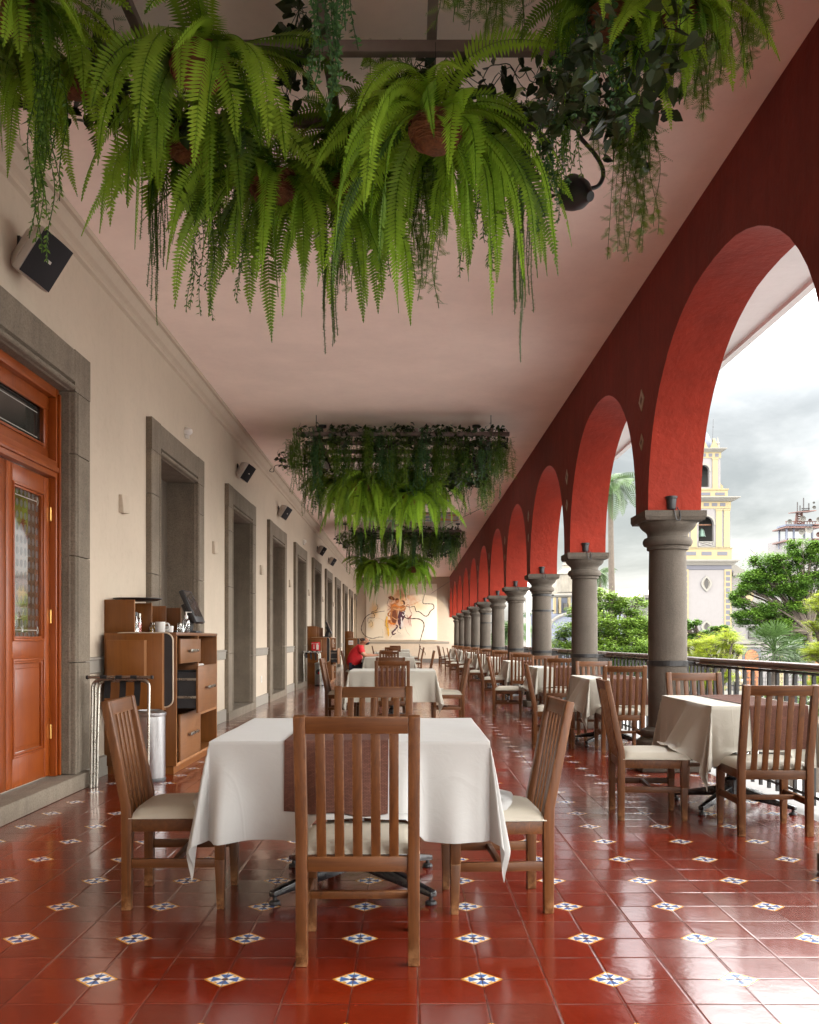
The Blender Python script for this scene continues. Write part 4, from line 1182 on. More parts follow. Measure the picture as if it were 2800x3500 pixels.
def make_plate():
    t = thing('wall_sconce', 'x', 'wall plate')
    b = MB(); b.hexa([(.001, -.062, -.085), (.001, .062, -.085), (.001, .062, .085), (.001, -.062, .085)][::-1], [(.045, -.05, -.085), (.075, .045, -.08), (.06, .04, .085), (.03, -.055, .085)][::-1]); b.build('cover', M['wall'], t, bevel=.002)
    return t
pl = make_plate()
for i in range(9):
    c = pl if i == 0 else copy_tree(pl)
    y = 8.85 if i == 0 else 9.70 + 4.16 * i - .83
    c.location = (XL, y, 2.47); c['group'] = 'cream flat wall lights between the niches'
    c['label'] = 'small cream wedge shaped wall light ' + ('between the door and the first niche' if i == 0 else 'between the %s and %s niches' % (ordn[i - 1], ordn[i]))
for i, (y, z) in enumerate(((11.4, 3.72), (24.2, 3.72))):
    t = thing('motion_sensor', 'white dome sensor on the wall above the %s niche' % ('nearest', 'fourth')[i], 'sensor', (XL, y, z), 0, 'white wall sensors')
    b = MB(); b.lathe([(.05, 0), (.052, .02), (.045, .06), (.025, .085), (.001, .09)], n=20, mat=Matrix.Rotation(PI / 2, 3, 'Y')); b.build('dome', M['white'], t, smooth=True)
    b = MB(); b.box(0, .05, -.02, .02, -.085, -.045); b.build('base', M['white'], t, bevel=.004)

o = thing('wall_socket', 'small white wall socket low on the wall past the second niche', 'socket', (XL, 17.3, .47)); b = MB(); b.box(.001, .012, -.04, .04, -.06, .06); b.build('plate', M['white'], o, bevel=.003); b = MB(); b.box(.0125, .014, -.015, .015, -.03, .03); b.build('outlet', M['speaker'], o)
# ------------------------------------------------------------------ painting on the end wall
def pp(px, py, yy):     # pixel of the close look (500 px wide crop scaled 3.45x) on the end wall
    v = at(1150 + px / 3.45, 1950 + py / 3.45, yy); return (v.x, v.y, v.z)
def canvas_mat():
    m, nt, out = new_mat('painted_canvas'); q = N(nt)
    g = q.n('ShaderNodeNewGeometry'); s_ = q.n('ShaderNodeSeparateXYZ'); q.l(g.outputs['Position'], s_.inputs[0])
    def blob(cx, cz, rx, rz):
        a = q.math('DIVIDE', q.math('SUBTRACT', s_.outputs[0], cx), rx); c = q.math('DIVIDE', q.math('SUBTRACT', s_.outputs[2], cz), rz)
        d = q.math('SQRT', q.math('ADD', q.math('MULTIPLY', a, a), q.math('MULTIPLY', c, c)))
        d = q.math('ADD', d, q.math('MULTIPLY', q.math('SUBTRACT', q.noise(g.outputs['Position'], 3.2, 6, .65, 1.5), .5), 1.6))
        return q.ramp(d, [(.25, 1.), (1.0, 0.)])
    c = q.mix(q.noise(g.outputs['Position'], 1.2, 4), (.74, .68, .56), (.80, .75, .64))
    for (px, py, rx, rz, colr, k) in ((740, 310, .65, .75, (.72, .30, .05), .62), (690, 430, .45, .5, (.50, .11, .03), .6), (880, 345, .45, .4, (.60, .20, .05), .5), (450, 470, .3, .55, (.80, .45, .06), .6), (410, 630, .2, .3, (.85, .58, .12), .5), (660, 610, .42, .4, (.72, .28, .12), .6), (600, 700, .2, .6, (.72, .45, .10), .5), (820, 610, .35, .3, (.60, .36, .38), .4), (740, 770, .35, .2, (.45, .42, .36), .35), (760, 240, .3, .5, (.35, .14, .04), .6), (960, 420, .45, .3, (.80, .55, .22), .45)):
        v = pp(px, py, 49.4); c = q.mix(q.math('MULTIPLY', blob(v[0], v[2], rx, rz), k), c, colr)
    p = q.n('ShaderNodeBsdfPrincipled'); q.l(c, p.inputs['Base Color']); p.inputs['Roughness'].default_value = .7
    q.l(p.outputs[0], out.inputs[0]); return m
x0, _, z0 = pp(352, 818, 49.4); x1 = pp(1185, 818, 49.4)[0]
pt = thing('wall_painting', 'large pale canvas of an embracing couple in orange splashes on the end wall', 'painting', (0, 0, 0))
b = MB(); b.box(x0, x1, 49.42, 49.495, z0, z0 + 2.95); b.build('canvas', canvas_mat(), pt, bevel=.004)
inks = {'k': (.035, .018, .012), 'b': (.10, .03, .012), 's': (.42, .17, .06), 'd': (.17, .05, .02), 'o': (.62, .20, .03), 'w': (.72, .72, .74), 'p': (.08, .03, .055), 'u': (.02, .035, .06), 'r': (.32, .05, .03), 'g': (.30, .26, .20), 'y': (.70, .42, .06), 'l': (.62, .36, .18)}
ink_m = [simple('paint_' + k, v, .6, 0, .25, 5) for k, v in inks.items()]; ink_i = {k: i for i, k in enumerate(inks)}
b = MB(); lay = [0]
def stroke(pts, w, c, k=8, taper=True, y=None):
    lay[0] += 1; yy = 49.412 - .0006 * lay[0] if y is None else y - .0006 * lay[0]
    P = catmull([pp(px, py, yy) for px, py in pts], k); vs = []; n = len(P)
    for i, p in enumerate(P):
        d = P[min(i + 1, n - 1)] - P[max(i - 1, 0)]; nn = Vector((-d.z, 0, d.x)).normalized()
        ww = 1.0 * w / 3.45 * 49.4 / F / 2 * ((.35 + .65 * math.sin(PI * min(1, (i / (n - 1)) * .96 + .02)) ** .5) if taper else 1) * (1 + .25 * math.sin(i * 1.3))
        vs += [(p.x + nn.x * ww, yy, p.z + nn.z * ww), (p.x - nn.x * ww, yy, p.z - nn.z * ww)]
    b.cur = ink_i[c]; b.add(vs, [(2 * i, 2 * i + 1, 2 * i + 3, 2 * i + 2) for i in range(n - 1)])
def blobp(pts, c):
    lay[0] += 1; yy = 49.412 - .0006 * lay[0]
    P = catmull([pp(px, py, yy) for px, py in pts + pts[:1]], 5)[:-1]
    b.cur = ink_i[c]; b.add([(p.x, yy, p.z) for p in P], [tuple(range(len(P)))])
# clothing, bodies, hair, limbs
blobp([(640, 400), (690, 385), (735, 420), (725, 480), (722, 560), (690, 640), (650, 600), (632, 540), (640, 470)], 's')
blobp([(660, 480), (700, 470), (712, 560), (690, 630), (655, 590)], 'd')
blobp([(745, 470), (800, 455), (812, 530), (785, 590), (760, 660), (730, 630), (722, 560)], 'p')
blobp([(745, 425), (785, 405), (818, 432), (805, 475), (755, 482)], 's')
blobp([(698, 338), (732, 334), (742, 360), (722, 388), (698, 378)], 's')
blobp([(694, 340), (712, 326), (738, 336), (728, 346), (708, 352), (700, 368)], 'b')
blobp([(752, 362), (778, 356), (790, 376), (778, 400), (758, 398)], 'l')
blobp([(764, 356), (792, 352), (810, 374), (806, 402), (792, 402), (788, 374)], 'b')
blobp([(610, 312), (650, 300), (686, 330), (680, 352), (650, 344), (622, 336)], 'd')
stroke([(655, 425), (690, 408), (735, 428), (785, 440)], 18, 'o'); stroke([(812, 436), (776, 456), (720, 462), (670, 446)], 18, 'l'); stroke([(705, 402), (738, 418), (770, 412)], 10, 'l')
for pts, w, c in (([(640, 470), (610, 520), (640, 545)], 16, 's'), ([(655, 545), (700, 575), (740, 570)], 8, 'l'), ([(700, 640), (720, 660), (690, 700), (660, 730), (670, 755), (700, 740)], 18, 'p'), ([(765, 550), (770, 620), (760, 690)], 16, 'w'), ([(785, 590), (785, 650), (780, 690)], 10, 'w'), ([(745, 660), (760, 690)], 20, 'u'), ([(780, 480), (810, 500), (790, 530), (775, 510)], 10, 'w'), ([(640, 590), (620, 600), (650, 625), (700, 630)], 26, 'o'), ([(600, 540), (590, 620), (610, 700), (615, 775)], 22, 'y'),
        ([(830, 520), (850, 560), (880, 530), (870, 580), (885, 660)], 6, 'r'), ([(810, 430), (850, 400), (870, 470), (890, 520), (850, 580), (870, 650)], 5, 'r'), ([(620, 330), (600, 400), (640, 440), (600, 470)], 5, 'd'), ([(640, 300), (660, 350), (640, 400)], 5, 'o'), ([(840, 260), (830, 320), (860, 370), (830, 390)], 5, 'w'), ([(820, 410), (900, 400), (1000, 350)], 3, 'o'), ([(370, 600), (380, 560), (450, 555), (440, 510), (415, 490), (470, 470), (490, 430), (470, 390)], 6, 'b'), ([(370, 600), (385, 620), (410, 590), (430, 640), (400, 670)], 4, 'b'), ([(430, 600), (480, 560), (540, 580), (580, 620)], 2, 'g'), ([(640, 700), (660, 760), (630, 800)], 3, 'b'), ([(810, 660), (830, 720), (870, 770)], 3, 'g'), ([(540, 690), (550, 740), (545, 785)], 2, 'g'), ([(720, 250), (750, 240), (775, 265), (790, 300)], 4, 's'), ([(560, 640), (620, 680), (600, 620), (660, 660)], 2, 'b'), ([(730, 690), (720, 720), (760, 740)], 3, 'p')):
    stroke(pts, w, c)
b.build('brushwork', ink_m, pt)
b = MB(); lay[0] = 0
stroke([(820, 420), (870, 432), (920, 425), (940, 480), (980, 488), (1040, 535), (1080, 530), (1110, 480), (1150, 445), (1140, 400), (1080, 392), (1030, 390), (1020, 360), (1040, 280)], 9, 'k')
stroke([(780, 520), (800, 545), (850, 568), (960, 568), (1020, 600), (1035, 660), (1010, 750), (985, 838)], 11, 'k')
stroke([(570, 478), (500, 488), (420, 505), (350, 545), (310, 620), (295, 700), (340, 770), (420, 800), (500, 785), (555, 786)], 8, 'k')
stroke([(420, 150), (440, 190), (500, 180), (560, 210)], 5, 'k'); stroke([(978, 868), (985, 910), (1015, 938), (1045, 970), (1050, 1000)], 7, 'k', y=49.485)
b.build('bold_curl', ink_m, pt)
# ------------------------------------------------------------------ ferns, vines and ivy
def frond(b, rnd, p, az, el, L, width, spacing, bend, tint, twist=0.0, leaf_w=.50, seg_strip=True):
    ds = spacing; n = max(6, int(L / ds))
    d_el = el; pos_ = Vector(p); pts = []
    sw = rnd.uniform(-1.6, 1.6)
    for i in range(n + 1):
        t = i / n
        pts.append(pos_.copy())
        dirv = Vector((math.cos(d_el) * math.cos(az), math.cos(d_el) * math.sin(az), math.sin(d_el)))
        pos_ = pos_ + dirv * ds
        d_el -= bend * (1 - t * .75) / n * (1.0 if d_el > -1.45 else .05)
        az += sw / n
    for i in range(n):
        t = (i + .5) / n
        d = (pts[i + 1] - pts[i]).normalized()
        side = d.cross(Vector((0, 0, 1)))
        if side.length < .05: side = Vector((math.cos(az + PI / 2), math.sin(az + PI / 2), 0))
        side.normalize(); up = side.cross(d)
        a = twist * (.3 + t) + .2 * math.sin(t * 3 + twist * 9)
        s2 = side * math.cos(a) + up * math.sin(a); u2 = up * math.cos(a) - side * math.sin(a)
        prof = min(1, t * 7 + .25) * (1 - max(0, t - .62) / .38) ** .8
        w = width * max(.10, prof)
        for sg in (-1, 1):
            ww = w * rnd.uniform(.78, 1.10)
            if rnd.random() < .02: continue
            c = pts[i]; tipd = (s2 * sg * .95 + d * .30 - u2 * .12 - Vector((0, 0, .10))).normalized()
            tip = c + tipd * ww; h = spacing * leaf_w
            b.t = min(1, max(0, tint + rnd.uniform(-.08, .08) + .12 * t))
            m1 = c + tipd * ww * .45 + d * h * 1.1 - u2 * .1 * h; m2 = c + tipd * ww * .40 - d * h * .9 - u2 * .1 * h
            b0 = c + d * h * .6; b1 = c - d * h * .6
            b.add([b1, m2, tip, m1, b0], [(0, 1, 3, 4), (1, 2, 3)] if ww > .02 else [(0, 1, 2, 3)])
    if seg_strip:
        b.t = max(0, tint - .35)
        vs = []
        for i in range(n + 1):
            d = (pts[min(i + 1, n)] - pts[max(i - 1, 0)]).normalized(); s_ = d.cross(Vector((0, 0, 1)))
            if s_.length < .05: s_ = Vector((1, 0, 0))
            s_.normalize(); r = .0024 * (1 - .6 * i / n); u_ = s_.cross(d)
            vs += [pts[i] + s_ * r + u_ * .002, pts[i] - s_ * r + u_ * .002, pts[i] - u_ * .003]
        b.add(vs, [(3 * i + k, 3 * i + (k + 1) % 3, 3 * i + 3 + (k + 1) % 3, 3 * i + 3 + k) for i in range(n) for k in range(3)])

def fern_meshes(seed, nf, L, width=.080, spacing=.0195):
    rnd = random.Random(seed); b = MB()
    for i in range(nf):
        az = i * 2.39996 + rnd.uniform(-.8, .8)
        lay_ = rnd.random()
        el = R(rnd.uniform(-25, 15)) if lay_ < .45 else R(rnd.uniform(5, 60))
        Lf = L * rnd.uniform(.5, 1.15) * (1 if lay_ < .45 else .85)
        tint = min(1, max(0, rnd.gauss(.48, .36)))
        frond(b, rnd, (.07 * math.cos(az), .07 * math.sin(az), .02 + .03 * rnd.random()), az, el, Lf, width * rnd.uniform(.85, 1.1), spacing, rnd.uniform(2.0, 3.6), tint, rnd.uniform(-1.5, 1.5))
    leaf = b.mesh('fronds', M['fern'], tint=True)
    # nest basket
    nb = MB(); nb.lathe([(.001, -.12), (.06, -.115), (.11, -.075), (.132, -.02), (.13, .03), (.10, .05), (.001, .04)], n=24, caps=False)
    nest = nb.mesh('nest_basket', M['nest'], smooth=True, angle=80)
    tw = MB()
    for i in range(46):
        a = rnd.uniform(0, 6.28); z = rnd.uniform(-.105, .04); pts = []
        rr = .137 * (1 - max(0, (-z - .02) / .10) ** 2 * .62)
        ln = rnd.uniform(1.2, 3.2); sl = rnd.uniform(-.03, .03)
        for k in range(9): pts.append((rr * math.cos(a + ln * k / 8) * rnd.uniform(.98, 1.04), rr * math.sin(a + ln * k / 8) * rnd.uniform(.98, 1.04), z + sl * (k / 8 - .5) + rnd.uniform(-.004, .004)))
        tw.tube(pts, .0032, 4, caps=False)
    twm = tw.mesh('twigs', M['twig'])
    hk = MB()
    for k in range(3):
        a = k * 2.094; hk.tube([(.125 * math.cos(a), .125 * math.sin(a), .03), (0, 0, .32)], .002, 4)
    hk.tube([(0, 0, .32), (0, 0, .45)], .002, 4)
    return leaf, nest, twm, hk.mesh('hanger_wire', M['iron'])
FERN = {k: fern_meshes(*a) for k, a in {'long': (3, 46, 1.02), 'wide': (8, 44, .88), 'bushy': (14, 42, .76), 'full': (23, 48, 1.0)}.items()}
def add_fern(kind, p, rz, label, group, s=1.0):
    t = thing('hanging_fern', label, 'fern', p, rz, group); t.scale = (s, s, s)
    leaf, nest, tw, hk = FERN[kind]
    link('fronds', leaf, t); n = link('nest_basket', nest, t); link('twigs', tw, n); link('hanger_wire', hk, t)
    return t

def vine_mesh(kind, L, seed, ns, spread):
    rnd = random.Random(seed); b = MB()
    for s in range(ns):
        x, y = rnd.gauss(0, spread), rnd.gauss(0, spread); Ls = L * rnd.uniform(.55, 1.0); n = int(Ls / .03)
        px_, py_ = rnd.uniform(0, 6), rnd.uniform(0, 6); pts = []
        for i in range(n + 1):
            t = i / max(1, n)
            pts.append(Vector((x + (.006 if kind == 'n' else .018) * math.sin(i * .35 + px_) + .3 * x * t, y + (.006 if kind == 'n' else .018) * math.sin(i * .31 + py_) + .3 * y * t, -Ls * t + .03)))
        b.t = .1; b.tube(pts, .0022, 4, caps=False)
        tint = rnd.uniform(.2, .8)
        st_ = {'w': .020, 'n': .0065, 'f': .032, 'b': .016}[kind]; m = int(Ls / st_)
        for i in range(m):
            t = i / m * n; j = int(t); p = pts[j].lerp(pts[min(j + 1, n)], t - j)
            for _ in range(2 if kind in 'wb' else 2):
                a = rnd.uniform(0, 6.28); b.t = min(1, max(0, tint + rnd.uniform(-.3, .3) + .25 * (i / m)))
                out = Vector((math.cos(a), math.sin(a), 0))
                if kind in 'wb':
                    l_, w_ = (rnd.uniform(.022, .036), .0055) if kind == 'w' else (rnd.uniform(.022, .034), .0068)
                    d = (out * .75 + Vector((0, 0, -rnd.uniform(.3, 1.0) if kind == 'w' else rnd.uniform(-.6, .5)))).normalized()
                    q = d.cross(Vector((rnd.uniform(-1, 1), rnd.uniform(-1, 1), .6))).normalized() * w_
                    b.add([p, p + d * l_ * .45 + q, p + d * l_, p + d * l_ * .45 - q], [(0, 1, 2, 3)])
                elif kind == 'n':
                    l_ = rnd.uniform(.010, .017); d = (out + Vector((0, 0, rnd.uniform(-.3, .5)))).normalized(); q = d.cross(Vector((0, 0, 1))).normalized() * .0042
                    b.add([p + q, p + d * l_, p - q], [(0, 1, 2)])
                else:
                    l_ = rnd.uniform(.05, .10) * (1.1 - .5 * i / m); d = (out * .8 + Vector((0, 0, rnd.uniform(-.9, .15)))).normalized()
                    sd = d.cross(Vector((rnd.uniform(-.4, .4), rnd.uniform(-.4, .4), 1))).normalized()
                    for k in range(7):
                        c = p + d * l_ * (k + 1) / 7; ll = .024 * (1 - (k / 8) ** 1.6) + .004
                        for sg in (-1, 1):
                            e = (sd * sg + d * .7).normalized() * ll
                            b.add([c - d * .0022, c + e, c + d * .0022], [(0, 1, 2)])
                    b.add([p, p + sd * .0012, p + d * l_], [(0, 1, 2)])
    return b.mesh('trailing_stems', M[{'w': 'vine', 'n': 'vine', 'f': 'feather', 'b': 'vine_blue'}[kind]], tint=True)
VMESH = {}
def add_vine(kind, x, y, ztop, zbot, label, group, seed=0, spread=None, ns=None):
    L = max(.3, ztop - zbot); key = (kind, round(L * 4) / 4, seed % 3)
    if key not in VMESH: VMESH[key] = vine_mesh(kind, key[1], seed * 7 + int(L * 40), ns or {'w': 13, 'n': 17, 'f': 15, 'b': 15}[kind], spread or {'w': .042, 'n': .028, 'f': .055, 'b': .05}[kind])
    t = link('hanging_vine', VMESH[key]); tag(t, label, 'vine', group)
    t.location = (x, y, ztop); t.rotation_euler = (0, 0, seed * 1.7); t.scale = (1, 1, L / key[1])
    return t
def leaf_heart(b, p, d, nrm, s):
    d = d.normalized(); q = d.cross(nrm).normalized()
    pr = [(0, 0), (-.12, .30), (.10, .50), (.45, .42), (1.0, 0), (.45, -.42), (.10, -.50), (-.12, -.30)]
    up = q.cross(d)
    b.add([p + d * s * x + q * s * y * .9 + up * (-.15 * s * abs(y)) for x, y in pr], [(0, 1, 2, 3, 4), (0, 4, 5, 6, 7)])
def ivy_mesh(L, seed, n, drop=.16):
    rnd = random.Random(seed); b = MB()
    for s in range(3):
        pts = [Vector((-L / 2 + L * i / 14, rnd.uniform(-.04, .04), rnd.uniform(-.10, .07))) for i in range(15)]
        b.t = .2; b.tube(catmull(pts, 3), .0025, 4, caps=False)
    for i in range(n):
        x = rnd.uniform(-L / 2, L / 2); p = Vector((x, rnd.gauss(0, .05), rnd.uniform(-drop, .10)))
        a = rnd.uniform(0, 6.28); d = Vector((math.cos(a), math.sin(a), rnd.uniform(-1.3, .2)))
        b.t = rnd.random(); leaf_heart(b, p, d, Vector((rnd.uniform(-1, 1), rnd.uniform(-1, 1), .8)), rnd.uniform(.05, .085))
    return b.mesh('ivy', M['ivy'], tint=True)
IVY = [ivy_mesh(.75, 5 + i, 90, .16 + .05 * i) for i in range(3)]

# one rack (origin at ceiling height above the near bar)
RZ = 4.20
def make_rack():
    t = thing('planter_rack', 'x', 'rack')
    for y, x0, x1 in ((0, -1.62, 1.48), (.62, -1.55, 1.42), (1.28, -1.55, 1.42), (1.95, -1.50, 1.40)):
        b = MB(); b.box(x0, x1, y - .028, y + .028, RZ - .03, RZ + .03); b.build('bar', M['rackwood'], t, bevel=.004)
    for x in (-1.35, -.42, .12, 1.22):
        b = MB(); b.box(x - .025, x + .025, -.05, 2.0, RZ + .031, RZ + .08); b.build('cross_bar', M['rackwood'], t, bevel=.004)
    for x in (-1.35, 1.22):
        for y in (.1, 1.85):
            b = MB(); b.tube([(x, y, RZ + .08), (x, y, HCEIL)], .006, 6); b.build('hanger_rod', M['iron'], t)
    return t
def make_lamp():
    t = thing('gooseneck_lamp', 'x', 'lamp')
    b = MB(); b.lathe([(.001, -.0005), (.062, -.0005), (.062, -.035), (.055, -.04), (.001, -.04)], n=24, caps=False); b.build('ceiling_rose', M['black'], t, smooth=True, angle=40)
    b = MB(); b.tube([(0, 0, -.04), (0, 0, -.17)] + [tuple(v) for v in catmull([(0, 0, -.18), (.03, -.01, -.26), (.11, -.02, -.36), (.16, -.03, -.47), (.13, -.04, -.56), (.05, -.05, -.59)], 6)], .013, 8); b.build('arm', M['black'], t, smooth=True)
    rot = Vector((0, 0, -1)).rotation_difference(Vector((-.55, .65, .45))).to_matrix()
    b = MB(); b.lathe([(.001, .11), (.03, .11), (.036, .09), (.05, .075), (.085, .03), (.10, -.02), (.104, -.06), (.100, -.062), (.094, -.02), (.07, .03), (.001, .06)], (.0, -.06, -.62), 28, rot, caps=False); s = b.build('lamp_shade', M['black'], t, smooth=True, angle=60)
    b = MB(); b.lathe([(.001, -.052), (.06, -.05), (.096, -.04)], (.0, -.06, -.62), 24, rot, caps=False); b.build('lens', M['speaker'], s, smooth=True)
    return t
RACKS = [(3.5, 'nearest'), (13.75, 'middle'), (26.0, 'farthest')]
ferns = [('wide', 682, 215, 4.45, 1.0), ('long', 1489, 440, 4.75, .97), ('full', 935, 625, 5.35, 1.0), ('bushy', 650, 480, 5.25, 1.0), ('bushy', 1255, 500, 5.5, 1.0), ('bushy', 2085, 60, 4.25, .72), ('bushy', 60, 30, 4.3, .95), ('bushy', 1395, 140, 5.1, .72), ('wide', 1180, 640, 5.45, .95), ('long', 1640, 520, 5.45, .8), ('bushy', 2330, 40, 4.15, .6), ('wide', 260, 60, 4.9, .8), ('long', 10, 170, 4.75, .6)]
vines = [('b', 1144, 422, 4.0), ('b', 2040, 490, 4.2), ('f', 2415, 415, 4.5), ('f', 2590, 243, 4.05), ('w', 160, 910, 4.4), ('f', 90, 240, 4.2), ('n', 535, 1152, 5.4), ('w', 700, 1110, 5.45), ('w', 780, 1110, 5.5), ('n', 1136, 1270, 5.5), ('f', 1205, 1015, 5.5), ('w', 1320, 1000, 5.48), ('f', 1450, 1090, 5.45), ('w', 1630, 1000, 5.45), ('n', 1780, 1266, 5.4), ('b', 1887, 820, 5.2), ('f', 2180, 900, 5.45), ('w', 1925, 700, 4.9), ('f', 1700, 180, 4.3), ('f', 1560, 110, 4.15), ('f', 1330, 250, 4.9), ('f', 300, 200, 4.6), ('f', 2440, 330, 4.25), ('f', 2260, 420, 4.5), ('b', 1960, 360, 4.35), ('f', 2130, 640, 5.3), ('w', 2200, 560, 5.3), ('f', 30, 330, 4.55)]
ivies = [(1930, 260, 4.2, 0), (1600, 250, 4.85, 1), (2080, 240, 4.85, 2), (2100, 420, 5.45, 0), (1000, 150, 4.85, 1), (520, 240, 4.85, 2), (1750, 520, 5.45, 1), (300, 330, 5.2, 0), (2200, 180, 4.2, 2)]
fl = ['big fern with spreading fronds left of centre', 'big fern with long hanging fronds right of centre', 'lowest hanging fern near the centre', 'darker fern low on the left', 'fern between the two big ferns', 'small fern high on the right', 'dark fern at the far left end', 'small upright fern at the top centre', 'fern low behind the centre fern', 'fern behind the big right fern', 'small fern at the far right end', 'dark fern behind the left big fern', 'thin fern at the left edge']
vk = {'w': 'willow leaved', 'n': 'thin beaded', 'f': 'feathery', 'b': 'blue green'}
rk0 = make_rack(); lamp0 = None
lens_ = [(-1.32, .75, 'near left'), (1.05, .75, 'near right'), (-1.28, 2.22, 'far left'), (1.02, 2.22, 'far right')]
for ri, (ry, rn) in enumerate(RACKS):
    r = rk0 if ri == 0 else copy_tree(rk0)
    r.location = (0, ry, 0); r['label'] = 'timber planter rack under the ceiling carrying the %s group of hanging plants' % rn; r['group'] = 'planter racks under the ceiling'
    rnd = random.Random(ri * 13 + 2); dy = ry - RACKS[0][0]
    for i, (k, px, py, d, s) in enumerate(ferns):
        if ri and i in (5, 6, 7, 10, 11, 12): continue
        p = at(px, py, d)
        if ri: p.x += rnd.uniform(-.12, .12); p.z += rnd.uniform(-.16, -.04) - (.45 if ri == 2 else .14); s *= rnd.uniform(1.08, 1.24); p.x *= .86
        kk = k if ri == 0 else rnd.choice(['long', 'wide', 'bushy', 'full'])
        add_fern(kk, (p.x, d + dy, min(p.z, 4.12)), rnd.uniform(0, 6.28), fl[i] + ' of the %s hanging group' % rn, 'ferns hanging in the %s group' % rn, s)
    order = sorted(range(len(vines)), key=lambda i: vines[i][1]); cnt = {}
    for i in order:
        k, px, py, d = vines[i]; cnt[k] = cnt.get(k, 0) + 1
        p = at(px, py, d); x = p.x + (rnd.uniform(-.1, .1) if ri else 0); zb = p.z + (rnd.uniform(-.08, .08) if ri else 0)
        add_vine(k, x, d + dy, RZ + .03, zb, '%s vine of the %s hanging group, %s such from the left' % (vk[k], rn, ordn[cnt[k] - 1]), '%s vines trailing from the %s hanging group' % (vk[k], rn), i + ri)
    if ri:     # the whole near edge is in view here
        for j in range(14):
            x = -1.55 + 2.9 * j / 13 + rnd.uniform(-.05, .05); k = 'wbfwfbwfbwfwbw'[j]
            add_vine(k, x, ry - .04 + rnd.uniform(0, .12), RZ + .05, RZ - rnd.uniform(.75, 1.1) * (1.0 if j in (0, 1, 12, 13) else .8), '%s vine on the %s rack front bar, %s from the left' % (vk[k], rn, ['first', 'second', 'third', 'fourth', 'fifth', 'sixth', 'seventh', 'eighth', 'ninth', 'tenth', 'eleventh', 'twelfth', 'thirteenth', 'last'][j]), 'vines on the front bar of the %s hanging group' % rn, j + ri)
        for bi, bo in ((1, .62), (2, 1.28), (3, 1.95)):
            for j in range(8):
                x = -1.4 + 2.65 * j / 7 + rnd.uniform(-.1, .1); k = 'wfbwfbfw'[(j + bi) % 8]
                add_vine(k, x, ry + bo + rnd.uniform(-.06, .06), RZ + .05, RZ - rnd.uniform(.7, 1.15), '%s vine on the %s rack %s bar, %s from the left' % (vk[k], rn, ordn[bi], ordn[j]), 'vines on the inner bars of the %s hanging group' % rn, j + ri + bi)
        for j in range(6):
            o = link('ivy_garland', IVY[j % 3]); o.location = (-1.22 + j * .46, ry, RZ + .04); tag(o, 'dark ivy on the %s rack front bar, %s from the left' % (rn, ordn[j]), 'ivy', 'dark ivy on the %s planter rack' % rn)
    for i, (px, py, d, m) in enumerate(sorted(ivies)):
        p = at(px, py, d); o = link('ivy_garland', IVY[m]); o.location = (p.x, d + dy, min(p.z, RZ + .05)); o.rotation_euler = (0, 0, (i % 3) * .9)
        tag(o, 'dark heart leaved ivy twined in the %s planter rack, %s from the left' % (rn, ordn[i]), 'ivy', 'dark ivy on the %s planter rack' % rn)
    for i, (x, y, w) in enumerate(lens_):
        if (ri == 0 and i < 2): continue
        if lamp0 is None: lamp0 = make_lamp(); l = lamp0
        else: l = copy_tree(lamp0)
        if ri == 2 and i < 2: x *= 1.35
        l.location = (x, ry + y, HCEIL); l.rotation_euler = (0, 0, PI if x < 0 else 0); l['group'] = 'gooseneck lamps on the ceiling'
        l['label'] = 'black gooseneck ceiling lamp at the %s of the %s hanging group' % (w, rn)
# painted boards hanging between the plant groups
def board_mat():
    m, nt, out = new_mat('painted_board'); q = N(nt); tc = q.n('ShaderNodeTexCoord')
    f = q.noise(q.mapping(tc.outputs['Object'], (1.2, 5, 9)), 1.6, 6, .65, 1.)
    c = q.ramp(f, [(.25, (.03, .05, .09)), (.42, (.10, .17, .26)), (.52, (.45, .45, .42)), (.6, (.40, .17, .06)), (.75, (.07, .10, .16))])
    p = q.n('ShaderNodeBsdfPrincipled'); q.l(c, p.inputs['Base Color']); p.inputs['Roughness'].default_value = .5; q.l(p.outputs[0], out.inputs[0]); return m
M['board'] = board_mat()
for i, (x0, x1, y, z, w) in enumerate(((-1.45, .85, 18.8, 3.98, 'nearer'), (-.95, 1.15, 21.4, 3.98, 'farther'))):
    t = thing('hanging_board', 'long blue and orange painted board hung under the ceiling, the %s of two' % w, 'panel', ((x0 + x1) / 2, y, z), 0, 'painted boards hung under the ceiling'); L = (x1 - x0) / 2
    b = MB(); b.hexa([(-L, -.02, -.10), (L, -.02, -.10), (L, .0, -.10), (-L, .0, -.10)], [(-L, .10, .10), (L, .10, .10), (L, .12, .10), (-L, .12, .10)]); b.build('painted_face', M['board'], t)
    b = MB(); b.box(-L - .02, L + .02, .09, .13, .10, .125); b.build('top_edge', M['iron'], t)
    for xx in (-L * .8, L * .8):
        b = MB(); b.tube([(xx, .11, .12), (xx, .11, HCEIL - z)], .004, 5); b.build('hanger_wire', M['iron'], t)
